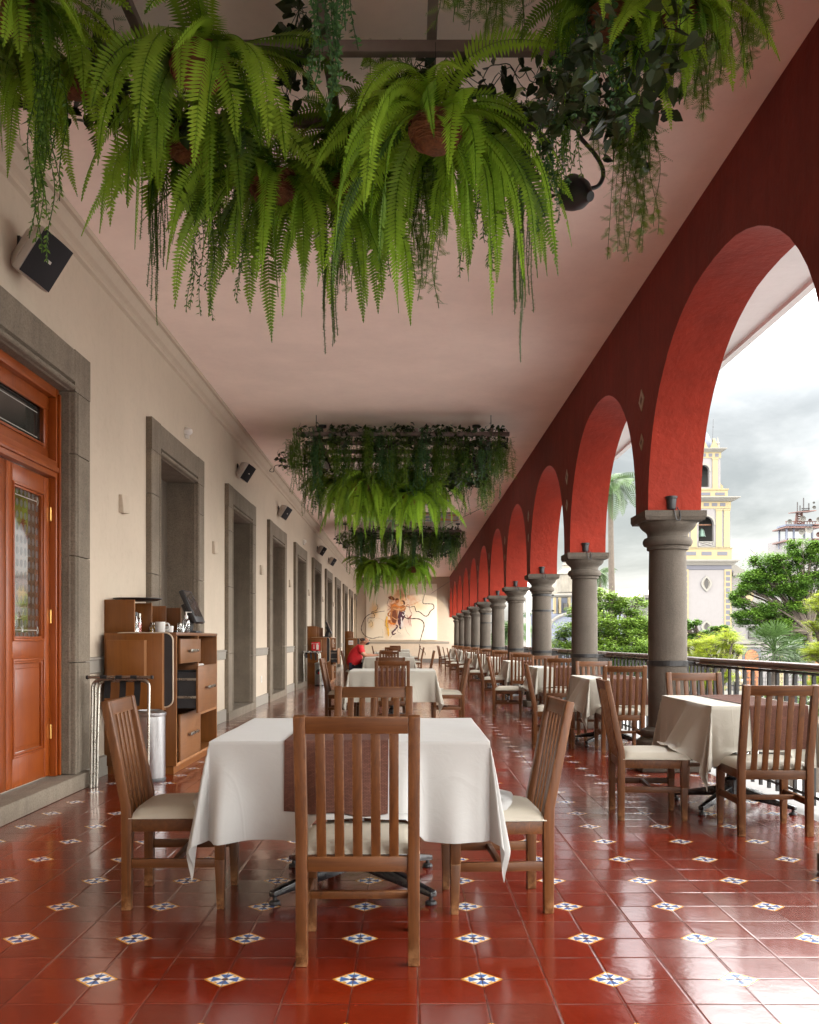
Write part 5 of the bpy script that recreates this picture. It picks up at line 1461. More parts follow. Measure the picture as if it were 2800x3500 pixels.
# loose black wires across the ceiling
wires = [([(940, 1576, 15.2), (990, 1555, 14.6), (1012, 1530, 13.8)], 'thin black wire from the cornice to the middle hanging group'), ([(928, 1600, 15.2), (922, 1610, 15.3), (935, 1612, 15.2), (945, 1590, 15.0), (1005, 1597, 14.4)], 'thin looped wire by the second wall speaker'), ([(1500, 1810, 22.), (1640, 1740, 18.), (1680, 1732, 16.5)], 'thin wire from the middle group to the red arcade'), ([(1206, 2010, 42), (1230, 1990, 36), (1252, 1980, 30)], 'thin dark wire at the left of the farthest hanging group'), ([(1475, 2028, 40.), (1510, 2005, 36), (1545, 1982, 33.0)], 'thin dark wire at the right of the farthest hanging group')]
for pts, lab in wires:
    b = MB(); b.tube(catmull([at(*p) for p in pts], 6), .006, 5); o = b.build('wire', M['iron']); tag(o, lab, 'wire', 'thin wires under the ceiling')
# ------------------------------------------------------------------ the seated man
def skin_mesh(name, V, E, mat, parent, lv=2, smooth=True):
    me = bpy.data.meshes.new(name); me.from_pydata([v[:3] for v in V], E, [])
    o = bpy.data.objects.new('tmp_skin', me); col.objects.link(o)
    md = o.modifiers.new('s', 'SKIN'); md.use_smooth_shade = True
    for i, v in enumerate(V):
        r = v[3]; o.data.skin_vertices[0].data[i].radius = r if isinstance(r, tuple) else (r, r)
    o.data.skin_vertices[0].data[0].use_root = True
    sd = o.modifiers.new('u', 'SUBSURF'); sd.levels = sd.render_levels = lv
    dg = bpy.context.evaluated_depsgraph_get(); dg.update()
    m2 = bpy.data.meshes.new_from_object(o.evaluated_get(dg)); m2.name = name
    bpy.data.objects.remove(o)
    m2.materials.clear(); m2.materials.append(mat)
    m2.polygons.foreach_set('use_smooth', [True] * len(m2.polygons))
    return link(name, m2, parent)
man = thing('person', 'man in red polo shirt, glasses and black face mask writing at a table', 'person', (-1.36, 23.32, -.02)); man.scale = (1.04, 1.04, 1.04)
V, E = [], []
def chain(pts, start=None):
    prev = start
    for p in pts:
        V.append(p); i = len(V) - 1
        if prev is not None: E.append((prev, i))
        prev = i
    return prev
# sitter faces +x; y is across
pelvis = chain([(0, 0, .53, (.15, .12))])
chest = chain([(.03, 0, .68, (.17, .14)), (.08, 0, .84, (.17, .14)), (.15, 0, .97, (.155, .11))], pelvis)
neck = chain([(.19, 0, 1.04, .062), (.225, 0, 1.085, .058)], chest)
head = chain([(.265, 0, 1.125, (.084, .094)), (.288, 0, 1.17, (.094, .112)), (.28, 0, 1.225, (.068, .080))], neck)
face = chain([(.335, 0, 1.10, (.058, .05))], len(V) - 3)
nose = chain([(.372, 0, 1.125, .017), (.386, 0, 1.112, .012)], len(V) - 3)
for s in (-1, 1):
    chain([(.262, s * .082, 1.125, .020), (.250, s * .096, 1.135, .017)], len(V) - 6 if s < 0 else len(V) - 8)
for s in (-1, 1):
    sh = chain([(.16, s * .17, .965, .075), (.21, s * .22, .88, .055), (.27, s * .235, .80, .043)], chest)
    wr = chain([(.40, s * .17, .805, .036), (.50, s * .10, .80, .027), (.56, s * .075, .80, (.022, .034))], sh)
    for k in range(4):
        yk = s * (.052 + .016 * k)
        chain([(.60, yk, .803, .0095), (.632 - .005 * abs(k - 1.5), yk * .98, .806, .0085), (.655 - .007 * abs(k - 1.5), yk * .95, .792, .0075)], wr)
    chain([(.575, s * .045, .80, .010), (.605, s * .032, .795, .008)], wr)
    leg = chain([(.05, s * .10, .50, .095), (.24, s * .115, .515, .085), (.45, s * .12, .50, .062), (.47, s * .12, .30, .052), (.46, s * .12, .10, .040), (.48, s * .12, .05, .038), (.56, s * .125, .035, (.032, .042))], pelvis)
skin_mesh('body', V, E, M['skin'], man, 1)
V, E = [], []
p0 = chain([(-.01, 0, .50, (.20, .17)), (.015, 0, .66, (.215, .20)), (.08, 0, .84, (.205, .185)), (.155, 0, .975, (.175, .135)), (.19, 0, 1.035, (.078, .074))])
for s in (-1, 1):
    chain([(.16, s * .165, .970, .088), (.205, s * .215, .895, .074), (.235, s * .23, .845, .066)], 3)
skin_mesh('shirt', V, E, M['shirt'], man, 2)
V, E = [], []
p0 = chain([(-.01, 0, .50, (.18, .13))])
for s in (-1, 1): chain([(.05, s * .10, .50, .10), (.24, s * .115, .515, .09), (.45, s * .12, .50, .07), (.47, s * .12, .30, .062), (.46, s * .12, .10, .055)], 0)
skin_mesh('trousers', V, E, M['trousers'], man, 2)
V, E = [], []
chain([(.232, 0, 1.12, (.086, .070)), (.243, 0, 1.165, (.103, .092)), (.250, 0, 1.212, (.080, .084))]); skin_mesh('hair', V, E, M['hair'], man, 2)
V, E = [], []
chain([(.315, 0, 1.105, (.088, .072)), (.348, 0, 1.08, (.078, .064)), (.352, 0, 1.045, (.05, .045))]); skin_mesh('face_mask', V, E, M['mask'], man, 2)
b = MB()
for s in (-1, 1):
    b.tube([(.388 + .004 * math.cos(a), s * .034 + .026 * math.cos(a), 1.158 + .018 * math.sin(a)) for a in [i * PI / 6 for i in range(13)]], .003, 5)
    b.tube([(.388, s * .058, 1.16), (.30, s * .104, 1.152), (.25, s * .108, 1.145)], .003, 5)
b.tube([(.392, -.01, 1.16), (.392, .01, 1.16)], .003, 5); b.build('glasses', M['black'], man)
for s in (-1, 1):
    b = MB(); b.prism([(.40, .0), (.60, .0), (.615, .02), (.60, .055), (.52, .09), (.42, .09)], 'y', s * .12 - .045, s * .12 + .045); b.build('shoe', M['black'], man, bevel=.012)
pen = thing('pen', 'thin dark pen standing in the hand of the man in red', 'pen', (-.74, 23.24, HTBL + .03))
b = MB(); b.tube([(0, 0, .0), (-.04, .01, .09), (-.06, .015, .13)], [.002, .0045, .0045], 6); b.build('barrel', M['black'], pen)
b = MB()
for i, (x, y, a) in enumerate(((.0, .0, .1), (.16, -.1, -.3), (.30, .10, .5))):
    c_, s_ = math.cos(a), math.sin(a); z = i * .0015
    b.hexa([(x + u * c_ - v * s_, y + u * s_ + v * c_, z) for u, v in ((-.1, -.14), (.1, -.14), (.1, .14), (-.1, .14))], [(x + u * c_ - v * s_, y + u * s_ + v * c_, z + .001) for u, v in ((-.1, -.14), (.1, -.14), (.1, .14), (-.1, .14))])
o = b.build('papers', M['white']); o.location = (-.60, 23.14, HTBL + .012); tag(o, 'loose white papers in front of the man in red', 'papers')
o = thing('napkin_holder', 'small pale napkin holder on the table of the man in red', 'napkin holder', (-.32, 23.45, HTBL + .012))
b = MB(); b.box(-.06, .06, -.03, -.025, 0, .12); b.box(-.06, .06, .025, .03, 0, .12); b.box(-.06, .06, -.024, .024, 0, .005); b.build('holder', M['chrome'], o, bevel=.002)
b = MB(); b.box(-.058, .058, -.022, .022, .006, .14); b.build('napkins', M['white'], o)

# ------------------------------------------------------------------ plaza and town beyond the railing
GZ = -5.6
M['paving'] = plaster('pale_plaza_paving', (.27, .265, .26), .12, .1, 3)
b = MB(); b.add([(-700, -300, GZ), (700, -300, GZ), (700, 1200, GZ), (-700, 1200, GZ)], [(0, 1, 2, 3)]); structure('ground', b, M['paving'])
M['road'] = plaster('asphalt', (.07, .07, .072), .1, .1, 5)
b = MB(); b.add([(4.2, -100, GZ + .004), (11, -100, GZ + .004), (11, 300, GZ + .004), (4.2, 300, GZ + .004)], [(0, 1, 2, 3)]); structure('road', b, M['road'])
b = MB(); b.box(11, 11.25, -100, 300, GZ, GZ + .14); structure('kerb', b, M['ledge'])
M['yellow'] = plaster('yellow_stucco', (0.184, 0.152, 0.088), .05, .05, 2)
M['lav'] = plaster('pale_lavender_stucco', (0.139, 0.132, 0.132), .04, .05, 2, .08)
M['lavdark'] = plaster('lavender_panel', (0.075, 0.076, 0.090), .04, .05, 2)
M['whitest'] = plaster('white_stucco', (0.149, 0.143, 0.129), .06, .05, 2, .15)
M['bluest'] = plaster('pale_blue_stucco', (0.105, 0.116, 0.148), .04, .05, 2)
M['dark'] = simple('dark_opening', (.03, .028, .026), .8)
M['bronze'] = simple('green_bronze', (.07, .11, .09), .5, .6)
M['orange_door'] = wood('orange_church_door', (.20, .055, .014), (.28, .09, .025), 'z', .3)
M['stained'] = plaster('stained_white_plaster', (0.148, 0.135, 0.112), .2, .1, 1.2, .5)

def wx(px, D): return (px - CX) * D / F
def wz(py, D): return HC - (py - CY) * D / F

# ---- bell tower, centre on pixel 2415
D = 118.; cx = 2415
tower = thing('bell_tower', 'tall yellow and lavender church bell tower behind the nearest column', 'church tower', (wx(cx, D), D, GZ))
def u(px): return px * D / F
def zz(py): return wz(py, D) - GZ
def tb(name, mat, parent, fn, **k):
    b = MB(); fn(b); return b.build(name, mat, parent, **k)
def ring(b, half, y0, y1): b.box(-u(half), u(half), -u(half) + u(85), u(half) + u(85), zz(y0), zz(y1))
def mandorla(w, h, n=10):
    out = []
    for i in range(n + 1):
        t = -1 + 2 * i / n; out.append((w * (1 - abs(t) ** 1.7), t * h))
    for i in range(1, n):
        t = 1 - 2 * i / n; out.append((-w * (1 - abs(t) ** 1.7), t * h))
    return out
tb('shaft', M['lav'], tower, lambda b: (ring(b, 84, 2600, 1948)))
def quo(b):
    for s in (-1, 1):
        b.box(*sorted((s * u(61), s * u(85.5))), -u(1.5), u(4), 0, zz(1946))
tb('quoin_band', M['yellow'], tower, quo)
def quo2(b):
    for s in (-1, 1):
        for i in range(22): y = 1953 + i * 19; b.box(*sorted((s * u(66), s * u(80))), -u(2.2), u(2), zz(y + 13), zz(y))
tb('quoin_panel', M['lavdark'], tower, quo2)
for yc, hh in ((1995, 28), (2143, 24)):
    def surr(b):
        o, i = mandorla(u(19), u(hh)), mandorla(u(12.5), u(hh - 8)); n = len(o); zc = zz(yc)
        for (oo, ii, f0, f1) in ((o, i, -u(3.5), -u(.2)),):
            vs = [(p[0], f0, zc + p[1]) for p in oo] + [(p[0], f0, zc + p[1]) for p in ii] + [(p[0], f1, zc + p[1]) for p in oo] + [(p[0], f1, zc + p[1]) for p in ii]
            fs = []
            for k in range(n):
                j = (k + 1) % n; fs += [(k, j, n + j, n + k), (k, 2 * n + k, 2 * n + j, j), (n + k, n + j, 3 * n + j, 3 * n + k)]
            b.add(vs, fs)
    w_ = tb('almond_window', M['whitest'], tower, surr)
    tb('opening', M['dark'], w_, lambda b: b.add([(p[0], -u(.4), zz(yc) + p[1]) for p in mandorla(u(8), u(hh - 9))], [tuple(range(20))]))
    tb('reveal', M['stained'], w_, lambda b: b.add([(p[0], -u(.25), zz(yc) + p[1]) for p in mandorla(u(13), u(hh - 7.5))], [tuple(range(20))]))
def cornice(b, half, y0, ytop, out):
    n = 4
    for i in range(n): ring(b, half + out * (i + 1) / n, y0 - (y0 - ytop) * i / n, y0 - (y0 - ytop) * (i + 1) / n + .01)
tb('frieze', M['lavdark'], tower, lambda b: ring(b, 85.6, 1947, 1932))
tb('lower_cornice', M['whitest'], tower, lambda b: cornice(b, 85, 1931.9, 1914, 22))
tb('lower_pedestal', M['yellow'], tower, lambda b: (ring(b, 86, 1913, 1875), ring(b, 89, 1874.9, 1872)))
tb('pedestal_panel', M['lavdark'], tower, lambda b: [b.box(u(x - 17), u(x + 17), -u(2), u(1), zz(1898), zz(1886)) for x in (-53, 0, 54)])
# belfry storeys: four corner piers with an arched opening in each face
def belfry(ytop, ybot, half, open_w, arch_y, sill_y):
    def f(b):
        yo = u(85)
        for face in range(4):
            def tr(x, dpt, z):
                d = u(half) - dpt
                return [(x, -d + yo, z), (d, x + yo, z), (-x, d + yo, z), (-d, -x + yo, z)][face]
            ow = u(open_w); za = zz(arch_y); n = 10
            arc_ = [(ow * math.cos(PI - PI * i / n), za + ow * math.sin(PI - PI * i / n)) for i in range(n + 1)]
            for dp in (0, u(16)):
                b.add([tr(-u(half) + dp, dp, zz(ybot)), tr(-ow, dp, zz(ybot)), tr(-ow, dp, zz(ytop)), tr(-u(half) + dp, dp, zz(ytop))], [(0, 1, 2, 3)])
                b.add([tr(ow, dp, zz(ybot)), tr(u(half) - dp, dp, zz(ybot)), tr(u(half) - dp, dp, zz(ytop)), tr(ow, dp, zz(ytop))], [(0, 1, 2, 3)])
                for (x0, z0), (x1, z1) in zip(arc_, arc_[1:]): b.add([tr(x0, dp, z0), tr(x1, dp, z1), tr(x1, dp, zz(ytop)), tr(x0, dp, zz(ytop))], [(0, 1, 2, 3)])
            edge = [(-ow, zz(ybot))] + arc_ + [(ow, zz(ybot))]
            for (x0, z0), (x1, z1) in zip(edge, edge[1:]): b.add([tr(x0, 0, z0), tr(x1, 0, z1), tr(x1, u(16), z1), tr(x0, u(16), z0)], [(0, 1, 2, 3)])
            b.add([tr(-ow, 0, zz(ybot)), tr(ow, 0, zz(ybot)), tr(ow, 0, zz(sill_y)), tr(-ow, 0, zz(sill_y))], [(0, 1, 2, 3)])
    return f
tb('lower_belfry', M['lav'], tower, belfry(1738, 1872, 82, 26, 1790, 1850))
tb('upper_belfry', M['lav'], tower, belfry(1560, 1668, 57, 19, 1603, 1660))
def pil(y0, y1, xs, w, half):
    def f(b):
        for x in xs:
            b.box(u(x - w), u(x + w), u(85 - half) - u(3), u(85 - half) + u(1), zz(y0), zz(y1)); b.box(u(x - w - 2), u(x + w + 2), u(85 - half) - u(4), u(85 - half) + u(.5), zz(y1) + u(.1), zz(y1) + u(5)); b.box(u(x - w - 2), u(x + w + 2), u(85 - half) - u(4), u(85 - half) + u(.5), zz(y0) , zz(y0) + u(3))
        b.box(u(half) - u(2), u(half) + u(2.5), u(85 - half) + u(8), u(85 - half) + u(30), zz(y0), zz(y1))
    return f
tb('pilaster', M['yellow'], tower, pil(1870, 1745, (-70, -43, 43, 70), 10, 82)); tb('pilaster', M['yellow'], tower, pil(1667, 1566, (-40, 38), 9, 57))
def archi(half, ow, ay, by):
    def f(b):
        n = 14; pts_o = [((ow + 6) * math.cos(PI - PI * i / n), ay - (ow + 6) * math.sin(PI - PI * i / n)) for i in range(n + 1)]; pts_i = [(ow * math.cos(PI - PI * i / n), ay - ow * math.sin(PI - PI * i / n)) for i in range(n + 1)]
        y_ = u(85 - half) - u(1.5)
        vs = [(u(x), y_, zz(z)) for x, z in pts_o] + [(u(x), y_, zz(z)) for x, z in pts_i]
        b.add(vs, [(i, i + 1, n + 2 + i, n + 1 + i) for i in range(n)])
        for s in (-1, 1): b.box(*sorted((s * u(ow), s * u(ow + 7))), y_, y_ + u(2), zz(ay + 4), zz(ay))
    return f
tb('arch_moulding', M['whitest'], tower, archi(82, 26, 1790, 0)); tb('arch_moulding', M['whitest'], tower, archi(57, 19, 1603, 0))
tb('backing_wall', M['dark'], tower, lambda b: b.box(-u(60), u(60), u(85), u(90), zz(1872), zz(1740))); tb('backing_wall', M['dark'], tower, lambda b: b.box(-u(40), u(40), u(85), u(90), zz(1668), zz(1562)))
tb('bell', M['bronze'], tower, lambda b: b.lathe([(u(15), zz(1832)), (u(12), zz(1826)), (u(9), zz(1812)), (u(6), zz(1806)), (u(1), zz(1803))], (-u(8), u(28), 0), 18, caps=False), smooth=True)
tb('bell_beam', M['chair_z'], tower, lambda b: b.box(-u(25), u(25), u(24), u(28), zz(1793), zz(1789)))
def lat(b):
    for a, c in (((-23, 1866), (23, 1852)), ((-23, 1852), (23, 1866))): b.tube([(u(a[0]), -u(2) + u(3), zz(a[1])), (u(c[0]), u(1), zz(c[1]))], u(1.6), 4)
    for y in (1867, 1851): b.box(-u(26), u(26), 0, u(2.5), zz(y + 2), zz(y))
    for x in (-25, 25): b.box(u(x - 1.5), u(x + 1.5), 0, u(2.5), zz(1868), zz(1850))
tb('lattice_parapet', M['whitest'], tower, lat)
tb('upper_frieze', M['yellow'], tower, lambda b: ring(b, 84, 1737.9, 1714))
tb('frieze_panel', M['lavdark'], tower, lambda b: [b.box(u(x - 9), u(x + 9), u(85 - 84) - u(1), u(2), zz(1730), zz(1719)) for x in (-56, -28, 0, 28, 56)])
tb('upper_cornice', M['whitest'], tower, lambda b: cornice(b, 84, 1713.9, 1700, 25))
tb('upper_pedestal', M['yellow'], tower, lambda b: (ring(b, 76, 1699, 1673), ring(b, 79, 1672.9, 1669)))
tb('pedestal_panel', M['lavdark'], tower, lambda b: [b.box(u(x - 16), u(x + 16), u(85 - 76) - u(1), u(85 - 76) + u(1), zz(1692), zz(1682)) for x in (-48, 0, 49)])
def vol(b):
    for s in (-1, 1):
        pts = [(s * u(57), zz(1669)), (s * u(70), zz(1669)), (s * u(70), zz(1655)), (s * u(62), zz(1648)), (s * u(58.5), zz(1630)), (s * u(57), zz(1610))]
        b.prism(pts if s > 0 else pts[::-1], 'y', u(28) + u(10), u(28) + u(18))
tb('volute', M['yellow'], tower, vol)
tb('top_frieze', M['yellow'], tower, lambda b: ring(b, 59, 1559.9, 1540)); tb('top_cornice', M['whitest'], tower, lambda b: cornice(b, 59, 1539.9, 1528, 16))
tb('frieze_panel', M['lavdark'], tower, lambda b: [b.box(u(x - 6), u(x + 6), u(85 - 59) - u(1), u(85 - 58), zz(1556), zz(1545)) for x in (-44, -22, 0, 22, 44)])
def ped(b):
    for s in (-1, 0, 1):
        x = s * 36; b.prism([(u(x - 15), zz(1527)), (u(x + 15), zz(1527)), (u(x), zz(1496))], 'y', u(85 - 58), u(85 - 50))
    b.prism([(u(85 - 40), zz(1527)), (u(85 + 40), zz(1527)), (u(85), zz(1480))], 'x', u(48), u(57))
tb('pediment', M['yellow'], tower, ped)
tb('pinnacle', M['whitest'], tower, lambda b: [b.lathe([(u(6), zz(1527)), (u(6), zz(1512)), (u(8), zz(1509)), (u(4), zz(1503)), (u(1.2), zz(1487))], (s * u(50), u(85 - 50), 0), 8) for s in (-1, 1)])
tb('dome', M['bluest'], tower, lambda b: b.lathe([(u(46), zz(1527)), (u(46), zz(1510)), (u(42), zz(1490)), (u(32), zz(1468)), (u(18), zz(1453)), (u(7), zz(1447)), (u(7), zz(1436)), (u(9), zz(1434)), (u(1), zz(1415))], (0, u(85), 0), 24), smooth=True)
tb('lightning_rod', M['iron'], tower, lambda b: (b.tube([(u(40), u(60), zz(1497)), (u(43), u(60), zz(1418))], u(.6), 5), b.lathe([(u(.5), zz(1443)), (u(1.6), zz(1446)), (u(.5), zz(1449))], (u(42), u(60), 0), 8)))
# ---- church front to the right of the tower
D2 = 120.; D = D2
ch = thing('church', 'pale lavender church front with arched orange door right of the tower', 'church', (wx(2500, D2), D2, GZ))
def uu(px): return (px - 2500) * D / F
tb('nave_wall', M['lav'], ch, lambda b: b.box(uu(2501.5), uu(3300), 0, 14, 0, zz(1962)))
tb('cornice', M['whitest'], ch, lambda b: (b.box(uu(2501.5), uu(3300), -.5, 0, zz(1968), zz(1960)), b.box(uu(2501.5), uu(3300), -.5, -.002, zz(2200), zz(2190)), b.box(uu(2501.5), uu(3300), -.35, -.002, zz(2212), zz(2206))))
tb('gable', M['whitest'], ch, lambda b: (b.prism([(uu(2502), zz(1959.9)), (uu(2600), zz(1959.9)), (uu(2530), zz(1916)), (uu(2512), zz(1906))], 'y', 3, 5)))
tb('gable_panel', M['lavdark'], ch, lambda b: b.prism([(uu(2506), zz(1950)), (uu(2535), zz(1950)), (uu(2513), zz(1925))], 'y', 2.8, 2.99))
tb('pilaster', M['yellow'], ch, lambda b: [b.box(uu(x), uu(x + 14), -.3, -.003, 0, zz(2214)) for x in (2520, 2660, 2770)])
def archp(x0, x1, yb, ys, n=14):
    c, r = (x0 + x1) / 2, (x1 - x0) / 2
    return [(uu(x0), zz(yb))] + [(uu(c + r * math.cos(PI - PI * i / n)), zz(ys - r * math.sin(PI - PI * i / n))) for i in range(n + 1)] + [(uu(x1), zz(yb))]
for x in (2545, 2760):
    dd = tb('door', M['orange_door'], ch, lambda b: b.prism(archp(x, x + 45, 2385, 2243)[::-1], 'y', -.25, -.004))
    tb('door_panel', M['chair_z'], dd, lambda b: [b.box(uu(x + 5 + 12 * i), uu(x + 11 + 12 * i), -.30, -.2505, zz(2295 + 30 * j + 24), zz(2295 + 30 * j)) for i in range(3) for j in range(3)])
tb('recess', M['lavdark'], ch, lambda b: b.box(uu(2536), uu(2600), -.18, -.0045, 0, zz(2216)))
tb('oval_window', M['yellow'], ch, lambda b: b.prism([(uu(2560 + 14 * math.cos(a)), zz(2030 + 28 * math.sin(a))) for a in [i * PI / 10 for i in range(20)]], 'y', -.3, -.005))
tb('window', M['dark'], ch, lambda b: b.box(uu(2558), uu(2580), -.2, -.006, zz(2182), zz(2140)))
tb('window', M['dark'], ch, lambda b: b.box(uu(2672), uu(2690), -.2, -.006, zz(2175), zz(2120)))
# iron fence before the church
fn = thing('iron_fence', 'low white and black scrollwork fence before the church', 'fence', (wx(2470, 108), 108, GZ))
tb('base_wall', M['whitest'], fn, lambda b: b.box(0, 30, 0, .4, 0, .9))
def fbars(b):
    for i in range(110): b.box(.1 + i * .27, .14 + i * .27, .18, .22, .9, 2.5)
    for z in (1.0, 1.9, 2.35): b.box(0, 30, .17, .23, z, z + .06)
tb('bars', M['iron'], fn, fbars)
def fscr(b):
    for i in range(26): b.tube([(1 + i * 1.1 + .4 * math.cos(a), .2, 2.7 + .3 * math.sin(a)) for a in [k * PI / 5 for k in range(9)]], .03, 4)
tb('scrolls', M['iron'], fn, fscr)
# ---- radio mast building at the right
D = 150.
rm = thing('radio_building', 'concrete frame building topped by red platforms and white dish antennas', 'antenna tower', (wx(2740, D), D, GZ))
def ur(px): return (px - 2740) * D / F
tb('frame', M['bluest'], rm, lambda b: [b.box(ur(x), ur(x + 5), y, y + .3, zz(1870), zz(1795)) for x in (2688, 2712, 2775) for y in (0, 3.)] + [b.box(ur(2684), ur(2782), -.2, 3.5, zz(1798), zz(1792))])
tb('block', M['lav'], rm, lambda b: b.box(ur(2690), ur(2800), 0, 8, 0, zz(1840)))
M['rust'] = simple('rusty_red_steel', (.085, .04, .032), .7, 0, .3, 3)
tb('lower_platform', M['rust'], rm, lambda b: (b.box(ur(2677), ur(2800), -1, 4.5, zz(1806), zz(1802)), b.box(ur(2677), ur(2700), -1, 4.5, zz(1852), zz(1848)), b.box(ur(2776), ur(2805), -1, 4, zz(1797), zz(1793)), b.box(ur(2776), ur(2800), -1, 4, zz(1846), zz(1842))))
def mast(b):
    for x in (2722, 2752): b.tube([(ur(x), .5, zz(1792)), (ur(x + (6 if x < 2740 else -6)), .5, zz(1752))], .14, 5)
    for i in range(5): b.tube([(ur(2722 + i), .5, zz(1792 - 8 * i)), (ur(2752 - i), .5, zz(1784 - 8 * i))], .09, 4); b.tube([(ur(2752 - i), .5, zz(1792 - 8 * i)), (ur(2722 + i), .5, zz(1784 - 8 * i))], .09, 4)
    for i in range(12): b.tube([(ur(2682 + 9 * i), -.6, zz(1792)), (ur(2682 + 9 * i), -.6, zz(1783))], .07, 4)
    b.tube([(ur(2680), -.6, zz(1784)), (ur(2790), -.6, zz(1784))], .07, 4)
tb('lattice_mast', M['rust'], rm, mast)
tb('upper_platform', M['rust'], rm, lambda b: b.hexa([(ur(2706), -2, zz(1756)), (ur(2772), -2, zz(1752)), (ur(2775), 2, zz(1748)), (ur(2712), 2, zz(1750))], [(ur(2706), -2, zz(1754)), (ur(2772), -2, zz(1749)), (ur(2775), 2, zz(1745)), (ur(2712), 2, zz(1747))]))
def ants(b):
    for x, y0, y1 in ((2726, 1748, 1716), (2747, 1748, 1702), (2765, 1747, 1720), (2735, 1748, 1728)): b.tube([(ur(x), 0, zz(y0)), (ur(x), 0, zz(y1))], .10, 5)
    for y in (1738, 1744): b.tube([(ur(2740), 0, zz(y)), (ur(2768), 0, zz(y))], .08, 4)
tb('antenna_rods', M['iron'], rm, ants)
for x, y, r in ((2689, 1786, 8), (2734, 1776, 10), (2758, 1782, 6), (2730, 1822, 10), (2755, 1813, 13), (2772, 1738, 6), (2771, 1722, 4), (2789, 1780, 10), (2788, 1830, 9)):
    tb('dish', M['whitest'] if y not in (1782, 1830) else M['rust'], rm, lambda b: b.lathe([(r * D / F, 0), (r * D / F * .75, .3), (.05, .5)], (ur(x), -1.2, zz(y)), 18, Matrix.Rotation(R(-90), 3, 'X') @ Matrix.Rotation(R(25 if r < 9 else 8), 3, 'Y'), caps=False), smooth=True)
# ---- domed chapel seen between the second and third columns
D = 95.
dc = thing('domed_church', 'white domed church with stained lantern seen between the columns', 'church', (wx(1960, D), D, GZ))
def ud(px): return (px - 1960) * D / F
tb('drum', M['bluest'], dc, lambda b: b.lathe([(ud(2032), zz(2100)), (ud(2032), zz(2040))], (0, 3.5, 0), 8))
tb('drum_cornice', M['whitest'], dc, lambda b: b.lathe([(ud(2033), zz(2041)), (ud(2040), zz(2036)), (ud(2042), zz(2030)), (ud(2030), zz(2027))], (0, 3.5, 0), 8))
tb('dome', M['stained'], dc, lambda b: b.lathe([(ud(2026), zz(2028)), (ud(2018), zz(2000)), (ud(2004), zz(1975)), (ud(1985), zz(1960)), (ud(1975), zz(1956))], (0, 3.5, 0), 16), smooth=True, angle=20)
tb('lantern', M['stained'], dc, lambda b: (b.lathe([(ud(1998), zz(2028)), (ud(1998), zz(1972)), (ud(2003), zz(1968)), (ud(1990), zz(1958)), (ud(1984), zz(1952)), (ud(1975), zz(1948))], (ud(1930), -2, 0), 8), b.lathe([(ud(1976), zz(1952)), (ud(1972), zz(1940)), (ud(1974), zz(1938)), (ud(1968), zz(1930)), (ud(1970), zz(1924)), (ud(1964), zz(1918)), (ud(1966), zz(1912)), (ud(1961), zz(1906))], (ud(1924), -2, 0), 12)))
tb('drum_pilaster', M['yellow'], dc, lambda b: [b.box(ud(x), ud(x + 7), .65, 1.5, zz(2096), zz(2041)) for x in (1898, 1915, 1948)])
wd_ = tb('drum_window', M['dark'], dc, lambda b: b.box(ud(1930), ud(1944), .55, .9, zz(2082), zz(2061)))
tb('glazing_bars', M['whitest'], wd_, lambda b: [b.box(ud(1930), ud(1944), .5, .549, zz(y + .8), zz(y)) for y in (2066, 2071, 2076)] + [b.box(ud(x), ud(x + .8), .5, .549, zz(2082), zz(2061)) for x in (1934, 1939)])
tb('body', M['bluest'], dc, lambda b: b.box(ud(1800), ud(2120), -1, 12, 0, zz(2100)))
def arcm(b):
    n = 16; P_ = [(1975 + 100 * math.cos(PI - PI * i / n), 2140 - 46 * math.sin(PI - PI * i / n)) for i in range(n + 1)]
    b.tube([(ud(x), -1.1, zz(y)) for x, y in P_], .16, 6)
tb('arch_moulding', M['whitest'], dc, arcm)
tb('stair_turret', M['whitest'], dc, lambda b: (b.box(ud(1788), ud(1806), -2, 0, 0, zz(2110)), b.box(ud(1793), ud(1803), -2, -.5, zz(2110), zz(2052)), b.box(ud(1791), ud(1805), -2.2, -.3, zz(2056), zz(2050))))
cr = thing('churchyard_pillar', 'white pillar topped with an iron cross below the domed church', 'pillar', (wx(1880, 70), 70, GZ)); D = 70.
def uc(px): return (px - 1880) * D / F
tb('post', M['whitest'], cr, lambda b: (b.box(uc(1873), uc(1888), 0, .4, 0, zz(2196)), b.box(uc(1870), uc(1891), -.05, .45, zz(2196), zz(2193)), b.hexa([(uc(1874), 0, zz(2193)), (uc(1887), 0, zz(2193)), (uc(1887), .4, zz(2193)), (uc(1874), .4, zz(2193))], [(uc(1879), .15, zz(2184)), (uc(1882), .15, zz(2184)), (uc(1882), .25, zz(2184)), (uc(1879), .25, zz(2184))])))
tb('cross', M['iron'], cr, lambda b: (b.tube([(uc(1880.5), .2, zz(2184)), (uc(1880.5), .2, zz(2172))], .03, 5), b.tube([(uc(1877), .2, zz(2180)), (uc(1884), .2, zz(2180))], .03, 5)))
D = 60.
pole = thing('utility_pole', 'tall grey pole left of the third column', 'pole', (wx(1806, D), D, GZ))
b = MB(); b.tube([(0, 0, 0), (0, 0, zz(1960))], [.16, .09], 10); b.build('shaft', M['steel'], pole, smooth=True)
b = MB(); b.box(-.5, .5, -.05, .05, zz(1975), zz(1972)); b.build('crossarm', M['iron'], pole)
